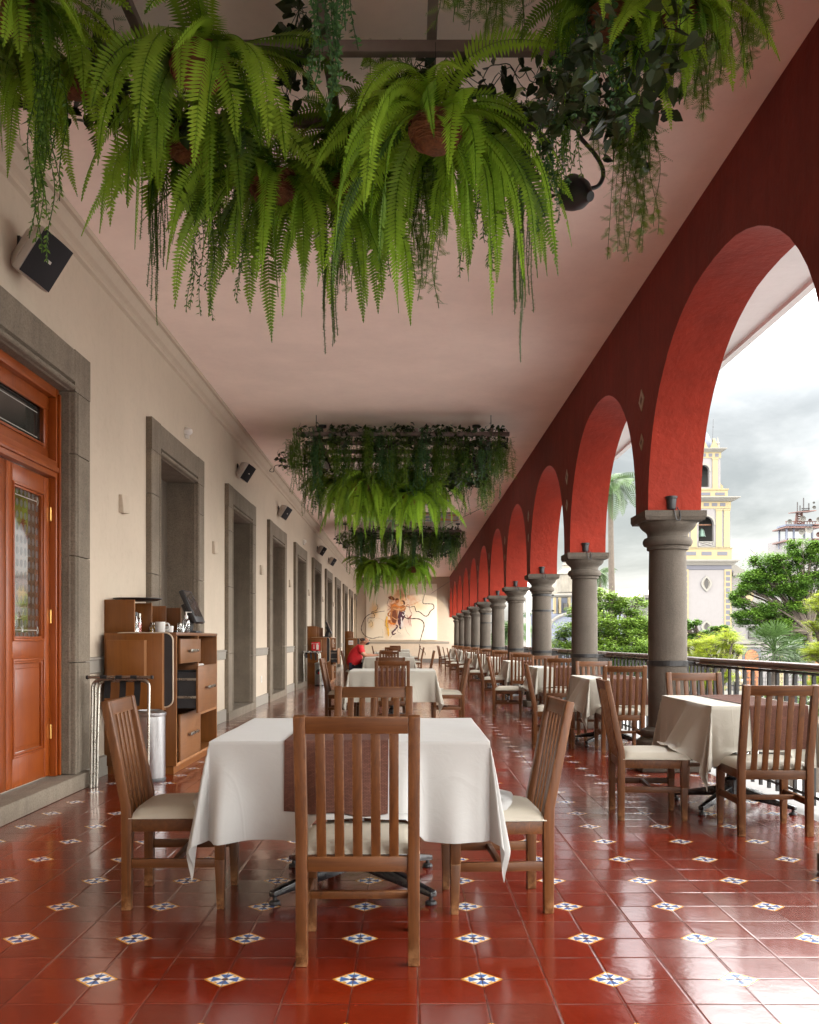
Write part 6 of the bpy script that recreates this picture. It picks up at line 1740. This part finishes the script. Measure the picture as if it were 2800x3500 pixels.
# ---- long roof and distant houses
D = 130.
lr = thing('long_building', 'long low pale building with a grey roof left of the nearest column', 'building', (wx(2170, D), D, GZ))
def ul(px): return (px - 2170) * D / F
tb('wall', M['lav'], lr, lambda b: b.box(ul(2085), ul(2260), 0, 10, 0, zz(2040)))
tb('roof', plaster('grey_roof', (.42, .37, .34), .1, .1, 1), lr, lambda b: b.hexa([(ul(2085), -.6, zz(2041)), (ul(2260), -.6, zz(2041)), (ul(2260), 10, zz(2041)), (ul(2085), 10, zz(2041))], [(ul(2100), 3, zz(2013)), (ul(2260), 3, zz(2013)), (ul(2260), 7, zz(2013)), (ul(2100), 7, zz(2013))]))
tb('dormer', M['whitest'], lr, lambda b: b.box(ul(2197), ul(2210), -1, 2, zz(2045), zz(2033)))
hx_ = 0
for i, (px, w_, hh, dd, mm, lab) in enumerate(((1730, 60, 7.5, 175, 'whitest', 'distant white house behind the far columns'), (1640, 70, 8.5, 190, 'stained', 'distant stained house farthest down the street'), (1850, 80, 6.5, 165, 'lav', 'distant pale house behind the domed church'), (2010, 120, 7.0, 170, 'yellow', 'distant yellow house behind the round tree'), (2300, 140, 6.8, 165, 'whitest', 'distant white house behind the tower'))):
    hs = thing('house', lab, 'house', (wx(px, dd), dd, GZ)); W = w_ * dd / F
    b = MB(); b.box(-W / 2, W / 2, 0, 8, 0, hh); b.build('wall', M[mm], hs)
    b = MB(); b.hexa([(-W / 2 - .3, -.3, hh), (W / 2 + .3, -.3, hh), (W / 2 + .3, 8.3, hh), (-W / 2 - .3, 8.3, hh)], [(-W / 2, 3, hh + 1.3), (W / 2, 3, hh + 1.3), (W / 2, 5, hh + 1.3), (-W / 2, 5, hh + 1.3)]); b.build('roof', M['stained'], hs)
    for k in range(3):
        b = MB(); x = (k - 1) * W * .3; b.box(x - .5, x + .5, -.05, -.002, hh - 2.6, hh - .9); b.build('window', M['dark'], hs)
# street lamp with globes
D = 32.
sl = thing('street_lamp', 'plaza street lamp with a cluster of cream globes', 'street lamp', (wx(2512, D), D, GZ))
def us_(px): return (px - 2512) * D / F
tb('post', M['iron'], sl, lambda b: b.lathe([(.14, 0), (.12, .4), (.06, .5), (.05, zz(2335)), (.05, zz(2318))], n=12), smooth=True)
M['globe'] = simple('cream_globe', (.42, .37, .28), .35, 0, .03)
for x, y, r in ((2524, 2303, 9), (2492, 2327, 9), (2517, 2326, 9.5), (2540, 2330, 9)):
    g_ = tb('globe', M['globe'], sl, lambda b: b.lathe([(.001, -r * D / F)] + [(r * D / F * math.cos(a), r * D / F * math.sin(a)) for a in [-1.4 + .28 * i for i in range(11)]] + [(.001, r * D / F)], (us_(x), 0, zz(y)), 16, caps=False), smooth=True)
    tb('arm', M['iron'], g_, lambda b: b.tube([(us_(x), 0, zz(y + r)), (us_(x), 0, zz(2342)), (0, 0, zz(2344))], .025, 6))

# ------------------------------------------------------------------ trees
M['bark'] = simple('grey_bark', (.055, .043, .033), .9, 0, .3, 6, .6, 20)
M['leaf_dark'] = foliage('dark_tree_leaf', (.016, .05, .008), (.105, .20, .022), .25, .5, .15)
M['leaf_mid'] = foliage('mid_tree_leaf', (.03, .075, .010), (.16, .25, .03), .25, .5, .15)
M['leaf_lime'] = foliage('lime_tree_leaf', (.11, .17, .010), (.38, .44, .035), .3, .5, .15)
M['palm'] = foliage('palm_leaf', (.012, .028, .007), (.045, .085, .020), .2, .5, .15)
def tree(name, label, base, blobs, leafm, nl, ls, seed, flat=.6, clump=.32, cat='tree', group='trees in the plaza', compound=False, gaps=.0, fork=None):
    """blobs: (px, py, depth, radius px, height factor); a clump cloud of leaves fills each, limbs reach every blob"""
    rnd = random.Random(seed)
    cs = []
    for px, py, d, r, hf in blobs: c = at(px, py, d); cs.append((c, r * d / F, hf))
    bx, by = base
    t = thing(name, label, cat, (bx, by, GZ), 0, group)
    o0 = Vector((bx, by, GZ)); L = lambda v: v - o0
    main = list(cs)
    for c, r, hf in main:
        for _ in range(3):
            v = Vector((rnd.gauss(0, 1), rnd.gauss(0, .8), rnd.gauss(0, 1))).normalized()
            cs.append((c + Vector((v.x * r, v.y * r, v.z * r * hf)) * rnd.uniform(.75, 1.15), r * rnd.uniform(.28, .5), hf))
    cen = sum((c for c, _, _ in cs), Vector()) / len(cs)
    low = min(c.z for c, _, _ in cs)
    fk = Vector((bx + (cen.x - bx) * .4, by + (cen.y - by) * .4, low - .4)) if fork is None else fork
    b = MB(); R0 = .026 * (cen.z - GZ)
    b.tube(catmull([L(o0), L(o0 + (fk - o0) * .5 + Vector((.1, 0, 0))), L(fk)], 6), [R0 * (1 - .45 * i / 12) for i in range(13)], 10); b.build('trunk', M['bark'], t, smooth=True)
    b = MB()
    for c, r, hf in cs:
        m_ = fk.lerp(c, .5) + Vector((rnd.uniform(-.2, .2), 0, rnd.uniform(-.1, .3)))
        P_ = catmull([L(fk), L(m_), L(c)], 5); b.tube(P_, [R0 * .42 * (1 - .8 * i / (len(P_) - 1)) for i in range(len(P_))], 6)
        for k in range(7):
            e = c + Vector((rnd.gauss(0, 1) * r * .6, rnd.gauss(0, 1) * r * .5, rnd.gauss(0, 1) * r * .5 * hf)); b.tube([L(m_.lerp(c, rnd.uniform(.4, 1))), L(e)], [R0 * .11, R0 * .03], 4)
    b.build('limbs', M['bark'], t, smooth=True)
    b = MB(); tot = sum(r * r for _, r, _ in cs)
    for c, r, hf in cs:
        n_cl = max(9, int(40 * (r / .8) ** 1.0)); n_cl = min(n_cl, 70); per = max(10, int(nl * r * r / tot / n_cl))
        for k in range(n_cl):
            while True:
                v = Vector((rnd.uniform(-1, 1), rnd.uniform(-1, 1), rnd.uniform(-1, 1)))
                if .25 < v.length < 1: break
            v *= v.length ** -.35
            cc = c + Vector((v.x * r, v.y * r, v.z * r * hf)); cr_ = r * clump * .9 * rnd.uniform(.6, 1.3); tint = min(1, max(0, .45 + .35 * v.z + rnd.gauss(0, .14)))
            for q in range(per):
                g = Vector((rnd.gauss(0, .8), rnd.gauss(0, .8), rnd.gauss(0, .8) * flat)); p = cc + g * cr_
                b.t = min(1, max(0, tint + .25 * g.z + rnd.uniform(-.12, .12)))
                a = rnd.uniform(0, 6.28); d = Vector((math.cos(a), math.sin(a), rnd.uniform(-.6, .4))).normalized(); s_ = ls * rnd.uniform(.6, 1.2)
                n_ = d.cross(Vector((rnd.uniform(-.6, .6), rnd.uniform(-.6, .6), 1))).normalized()
                if compound:
                    for j in range(5):
                        pc = p + d * s_ * j * .36
                        for sg in (-1, 1):
                            tip = pc + (n_ * sg + d * .5 - Vector((0, 0, .25))) * s_ * (.5 - .06 * j)
                            b.add([L(pc), L(pc + (n_ * sg * .3 + d * .32) * s_ * .4), L(tip)], [(0, 1, 2)])
                else:
                    b.add([L(p), L(p + d * s_ * .5 + n_ * s_ * .26), L(p + d * s_), L(p + d * s_ * .5 - n_ * s_ * .26)], [(0, 1, 2, 3)])
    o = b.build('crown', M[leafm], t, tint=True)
    return t
tA = [(2070, 2055, 36, 58, .6), (2150, 2070, 36, 55, .6), (2000, 2090, 36, 50, .6), (1960, 2150, 36, 55, .6), (2040, 2130, 35.5, 60, .6), (2120, 2150, 35.5, 62, .6), (2190, 2130, 36, 60, .7), (1910, 2210, 36, 50, .6), (1990, 2215, 35.5, 60, .6), (2080, 2220, 35, 60, .6), (2170, 2215, 35, 62, .6), (2240, 2180, 36, 60, .7), (2120, 2290, 35.5, 70, .6), (2000, 2290, 36, 60, .6), (2220, 2280, 35.5, 60, .6)]
tree('round_tree', 'broad round light green tree seen between the nearest and second columns', (wx(2090, 36), 36), tA, 'leaf_mid', 80000, .10, 41, .45, .34)
tB = [(2430, 2200, 22, 42, .6), (2480, 2180, 22, 34, .7), (2390, 2235, 22, 40, .6), (2350, 2260, 22, 34, .7), (2510, 2215, 22, 28, .6), (2450, 2250, 22, 42, .6), (2370, 2195, 22, 26, .6), (2400, 2320, 22, 50, .6), (2480, 2310, 22, 30, .6), (2345, 2330, 22, 40, .6)]
tree('lime_tree', 'bright lime green feathery tree just right of the nearest column', (wx(2430, 22), 22), tB, 'leaf_lime', 9000, .09, 42, .4, .42, compound=True)
tD = [(2360, 2130, 28, 26, .5), (2340, 2150, 28, 24, .5), (2460, 2150, 28, 30, .35), (2430, 2170, 28, 34, .4), (2370, 2180, 28, 28, .5), (2490, 2165, 28, 20, .4)]
tree('dark_shrubby_tree', 'thin dark green tree behind the lime green tree below the tower', (wx(2400, 28), 28), tD, 'leaf_dark', 12000, .08, 43, .35, .36)
tC = [(2620, 1920, 42, 46, .75), (2575, 1975, 42, 40, .7), (2680, 1935, 42, 48, .8), (2745, 1885, 42, 44, .8), (2800, 1900, 42, 55, .8), (2550, 2010, 42, 34, .6), (2640, 2000, 42, 52, .7), (2720, 2000, 42, 52, .8), (2790, 1990, 42, 50, .8), (2530, 2060, 42, 28, .6), (2520, 2035, 42, 24, .6), (2560, 2110, 42, 44, .6), (2620, 2085, 42, 44, .6), (2655, 2140, 42, 48, .6), (2700, 2085, 42, 40, .7), (2700, 2180, 42.5, 50, .7), (2740, 2230, 43, 50, .7), (2600, 2155, 42, 34, .5), (2790, 2080, 42.5, 40, .8), (2770, 2150, 43, 45, .8)]
tree('big_dark_tree', 'large spreading dark green tree before the church at the right edge', (wx(2800, 42), 42), tC, 'leaf_dark', 110000, .115, 44, .55, .36, fork=at(2765, 2160, 42))
tE = [(2818, 2050, 13, 45, .6), (2798, 2075, 13, 28, .5), (2828, 2130, 13, 45, .6), (2813, 2210, 13, 48, .6), (2788, 2235, 13, 34, .5), (2848, 2200, 13, 50, .7), (2798, 2330, 13, 40, .6), (2838, 2300, 13, 50, .6), (2858, 2080, 13, 50, .8)]
tree('acacia_tree', 'lime green feathery tree branches at the right edge nearest the railing', (wx(2960, 13), 13), tE, 'leaf_lime', 9000, .065, 45, .35, .42, compound=True)
tF = [(1935, 2240, 30, 30, .6), (1860, 2260, 66, 28, .6), (1770, 2240, 68, 26, .7), (1740, 2200, 70, 28, .8), (1720, 2260, 70, 26, .7)]
tree('small_tree', 'small mid green tree low behind the third and fourth columns', (wx(1800, 68), 68), tF[1:], 'leaf_mid', 6000, .12, 46, .6, .4)
shr = [(2360, 2400, 26, 40), (2440, 2420, 27, 36), (2620, 2390, 40, 40), (2700, 2380, 44, 46), (2760, 2400, 34, 40), (2560, 2420, 36, 30), (2050, 2360, 40, 50), (2150, 2380, 38, 50), (1950, 2350, 42, 40)]
for i, (px, py, d, r) in enumerate(shr):
    c = at(px, py, d)
    tree('shrub', 'plaza shrub seen through the balusters, %s from the left' % ordn[sorted(range(9), key=lambda k: shr[k][0]).index(i)], (c.x, d), [(px, py, d, r, .8), (px - r * .6, py + r * .5, d, r * .7, .8), (px + r * .6, py + r * .6, d, r * .7, .8)], 'leaf_mid' if i % 2 else 'leaf_dark', 1800, .12, 60 + i, .7, .4, 'shrub', 'shrubs in the plaza')
# palms
def palm(label, px, pyb, pyt, lean, d, nf, L, fanp=False, trunk_r=.2, seed=0, name='palm_tree'):
    rnd = random.Random(seed); base = at(px + lean, pyb, d); top = at(px, pyt, d); base.z = GZ
    t = thing(name, label, 'palm', tuple(base), 0, 'palms in the plaza'); Lc = lambda v: v - base
    b = MB(); mid_ = base.lerp(top, .55) + Vector((-.1, 0, 0))
    P_ = catmull([Lc(base), Lc(mid_), Lc(top)], 8); b.tube(P_, [trunk_r * (1.15 - .45 * i / (len(P_) - 1)) for i in range(len(P_))], 12); b.build('trunk', M['bark'], t, smooth=True)
    b = MB()
    for i in range(nf):
        az = i * 2.4 + rnd.uniform(-.2, .2); el = R(rnd.uniform(-35, 80)) if not fanp else R(rnd.uniform(-40, 85))
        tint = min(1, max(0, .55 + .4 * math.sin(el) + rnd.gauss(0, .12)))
        if not fanp: frond(b, rnd, Lc(top), az, el, L * rnd.uniform(.8, 1.1), L * .24, L / 20, rnd.uniform(2.2, 3.2), tint, rnd.uniform(-1.2, 1.2), .34)
        else:
            d0 = Vector((math.cos(az) * math.cos(el), math.sin(az) * math.cos(el), math.sin(el))); hub = Lc(top) + d0 * L * .45; b.t = tint
            b.tube([Lc(top), hub], .02, 4, caps=False)
            sd = d0.cross(Vector((0, 0, 1))); sd = sd.normalized() if sd.length > .01 else Vector((1, 0, 0)); upv = sd.cross(d0)
            for k in range(15):
                a = R(-75 + 150 * k / 14); dr = (d0 * math.cos(a) + sd * math.sin(a) + upv * rnd.uniform(-.1, .15)).normalized(); wv = dr.cross(upv).normalized() * .022 * L
                tip = hub + dr * L * .6 - Vector((0, 0, .07 * L)); b.t = min(1, max(0, tint + rnd.uniform(-.15, .15)))
                b.add([hub, hub + dr * L * .35 + wv, tip, hub + dr * L * .35 - wv], [(0, 1, 2, 3)])
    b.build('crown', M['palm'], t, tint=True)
    return t
palm('tall palm with grey curved trunk left of the nearest column', 2086, 2330, 1655, 26, 62, 30, 2.6, trunk_r=.23, seed=1)
palm('small distant palm right of the second column', 2051, 2330, 1962, 2, 92, 24, 2.0, trunk_r=.17, seed=2)
palm('feathery palm between the third and fourth columns', 1745, 2300, 2150, 0, 64, 34, 2.3, trunk_r=.2, seed=3)
palm('fan palm with spiky leaves behind the railing before the big tree', 2650, 2420, 2225, 0, 30, 34, 1.05, True, .12, 4, 'fan_palm')
palm('second fan palm lower at the foot of the big tree', 2720, 2420, 2262, 0, 31, 24, .9, True, .12, 5, 'fan_palm')
# unseen block far right, added to keep the sun off the near bays
b = MB(); b.box(44, 56, -70, 5, GZ, 9.3); structure('building', b, M['whitest'])

# ------------------------------------------------------------------ sky, sun, camera
W = bpy.data.worlds.new('World'); scene.world = W; W.use_nodes = True
nt = W.node_tree; nt.nodes.clear(); q = N(nt)
EL = 6.0
SUNDIR = Vector((1, -.70, 0)).normalized() * math.cos(R(EL)) + Vector((0, 0, math.sin(R(EL))))
out = nt.nodes.new('ShaderNodeOutputWorld')
sky = q.n('ShaderNodeTexSky', sky_type='NISHITA'); sky.sun_disc = False
sky.sun_elevation = R(EL); sky.sun_rotation = math.atan2(SUNDIR.x, SUNDIR.y)
bg1 = q.n('ShaderNodeBackground'); q.l(sky.outputs[0], bg1.inputs[0]); bg1.inputs[1].default_value = .06
tc = q.n('ShaderNodeTexCoord'); s_ = q.n('ShaderNodeSeparateXYZ'); q.l(tc.outputs['Generated'], s_.inputs[0])
X, Y, Z = s_.outputs
den = q.math('ADD', q.math('MAXIMUM', Z, 0.), .22)
cv = q.n('ShaderNodeCombineXYZ'); q.l(q.math('DIVIDE', X, den), cv.inputs[0]); q.l(q.math('DIVIDE', Y, den), cv.inputs[1])
f1 = q.noise(q.mapping(cv.outputs[0], (1, 1, 1), (3.1, 1.7, 0)), .85, 9, .55, .6)
f2 = q.noise(cv.outputs[0], 3.2, 6, .6, .3)
f = q.math('ADD', q.math('MULTIPLY', f1, .78), q.math('MULTIPLY', f2, .22))
cl = q.ramp(f, [(.36, (.40, .42, .44)), (.45, (.52, .535, .55)), (.52, (.70, .71, .72)), (.58, (.90, .90, .90)), (.66, (1., 1., .99))])
# the veil is thinner, so brighter, away from the far end of the street
side = q.math('SMOOTH_MIN', 1., 1., 0.) if False else q.n('ShaderNodeMapRange', interpolation_type='SMOOTHSTEP')
q.l(Y, side.inputs['Value']); side.inputs['From Min'].default_value = .93; side.inputs['From Max'].default_value = .55; side.inputs['To Min'].default_value = 0; side.inputs['To Max'].default_value = 1
high = q.n('ShaderNodeMapRange', interpolation_type='SMOOTHSTEP'); q.l(Z, high.inputs['Value']); high.inputs['From Min'].default_value = .20; high.inputs['From Max'].default_value = .47
gain = q.math('MULTIPLY_ADD', q.math('MAXIMUM', side.outputs[0], high.outputs[0]), SKY_GAIN, 1.02)
warm = q.mix(q.math('MAXIMUM', side.outputs[0], high.outputs[0]), cl, q.mix(.5, cl, (.99, .95, .89)))
bg2 = q.n('ShaderNodeBackground'); q.l(warm, bg2.inputs[0]); q.l(gain, bg2.inputs[1])
ad = q.n('ShaderNodeAddShader'); q.l(bg1.outputs[0], ad.inputs[0]); q.l(bg2.outputs[0], ad.inputs[1]); q.l(ad.outputs[0], out.inputs[0])

sun = bpy.data.lights.new('sun', 'SUN'); sun.energy = 2.3; sun.angle = R(1.2); sun.color = (1.0, .80, .55)
so = bpy.data.objects.new('sun', sun); col.objects.link(so); so.location = (60, -50, 30)
so.rotation_euler = (-SUNDIR).to_track_quat('-Z', 'Y').to_euler()

cam = bpy.data.cameras.new('camera'); co = bpy.data.objects.new('camera', cam); col.objects.link(co)
co.location = (0, 0, HC); co.rotation_euler = (R(90), 0, 0)
cam.sensor_fit = 'VERTICAL'; cam.sensor_height = 36; cam.sensor_width = 28.8; cam.lens = 36 * F / 3500
cam.shift_x = (1400 - CX) / 3500; cam.shift_y = (CY - 1750) / 3500
cam.clip_start = .05; cam.clip_end = 3000
scene.camera = co
scene.render.engine = 'CYCLES'
scene.cycles.use_denoising = True
scene.cycles.max_bounces = 8; scene.cycles.diffuse_bounces = 5; scene.cycles.glossy_bounces = 4; scene.cycles.transparent_max_bounces = 12
scene.cycles.sample_clamp_indirect = 8
scene.view_settings.view_transform = 'Standard'; scene.view_settings.look = 'None'; scene.view_settings.exposure = 0; scene.view_settings.gamma = 1
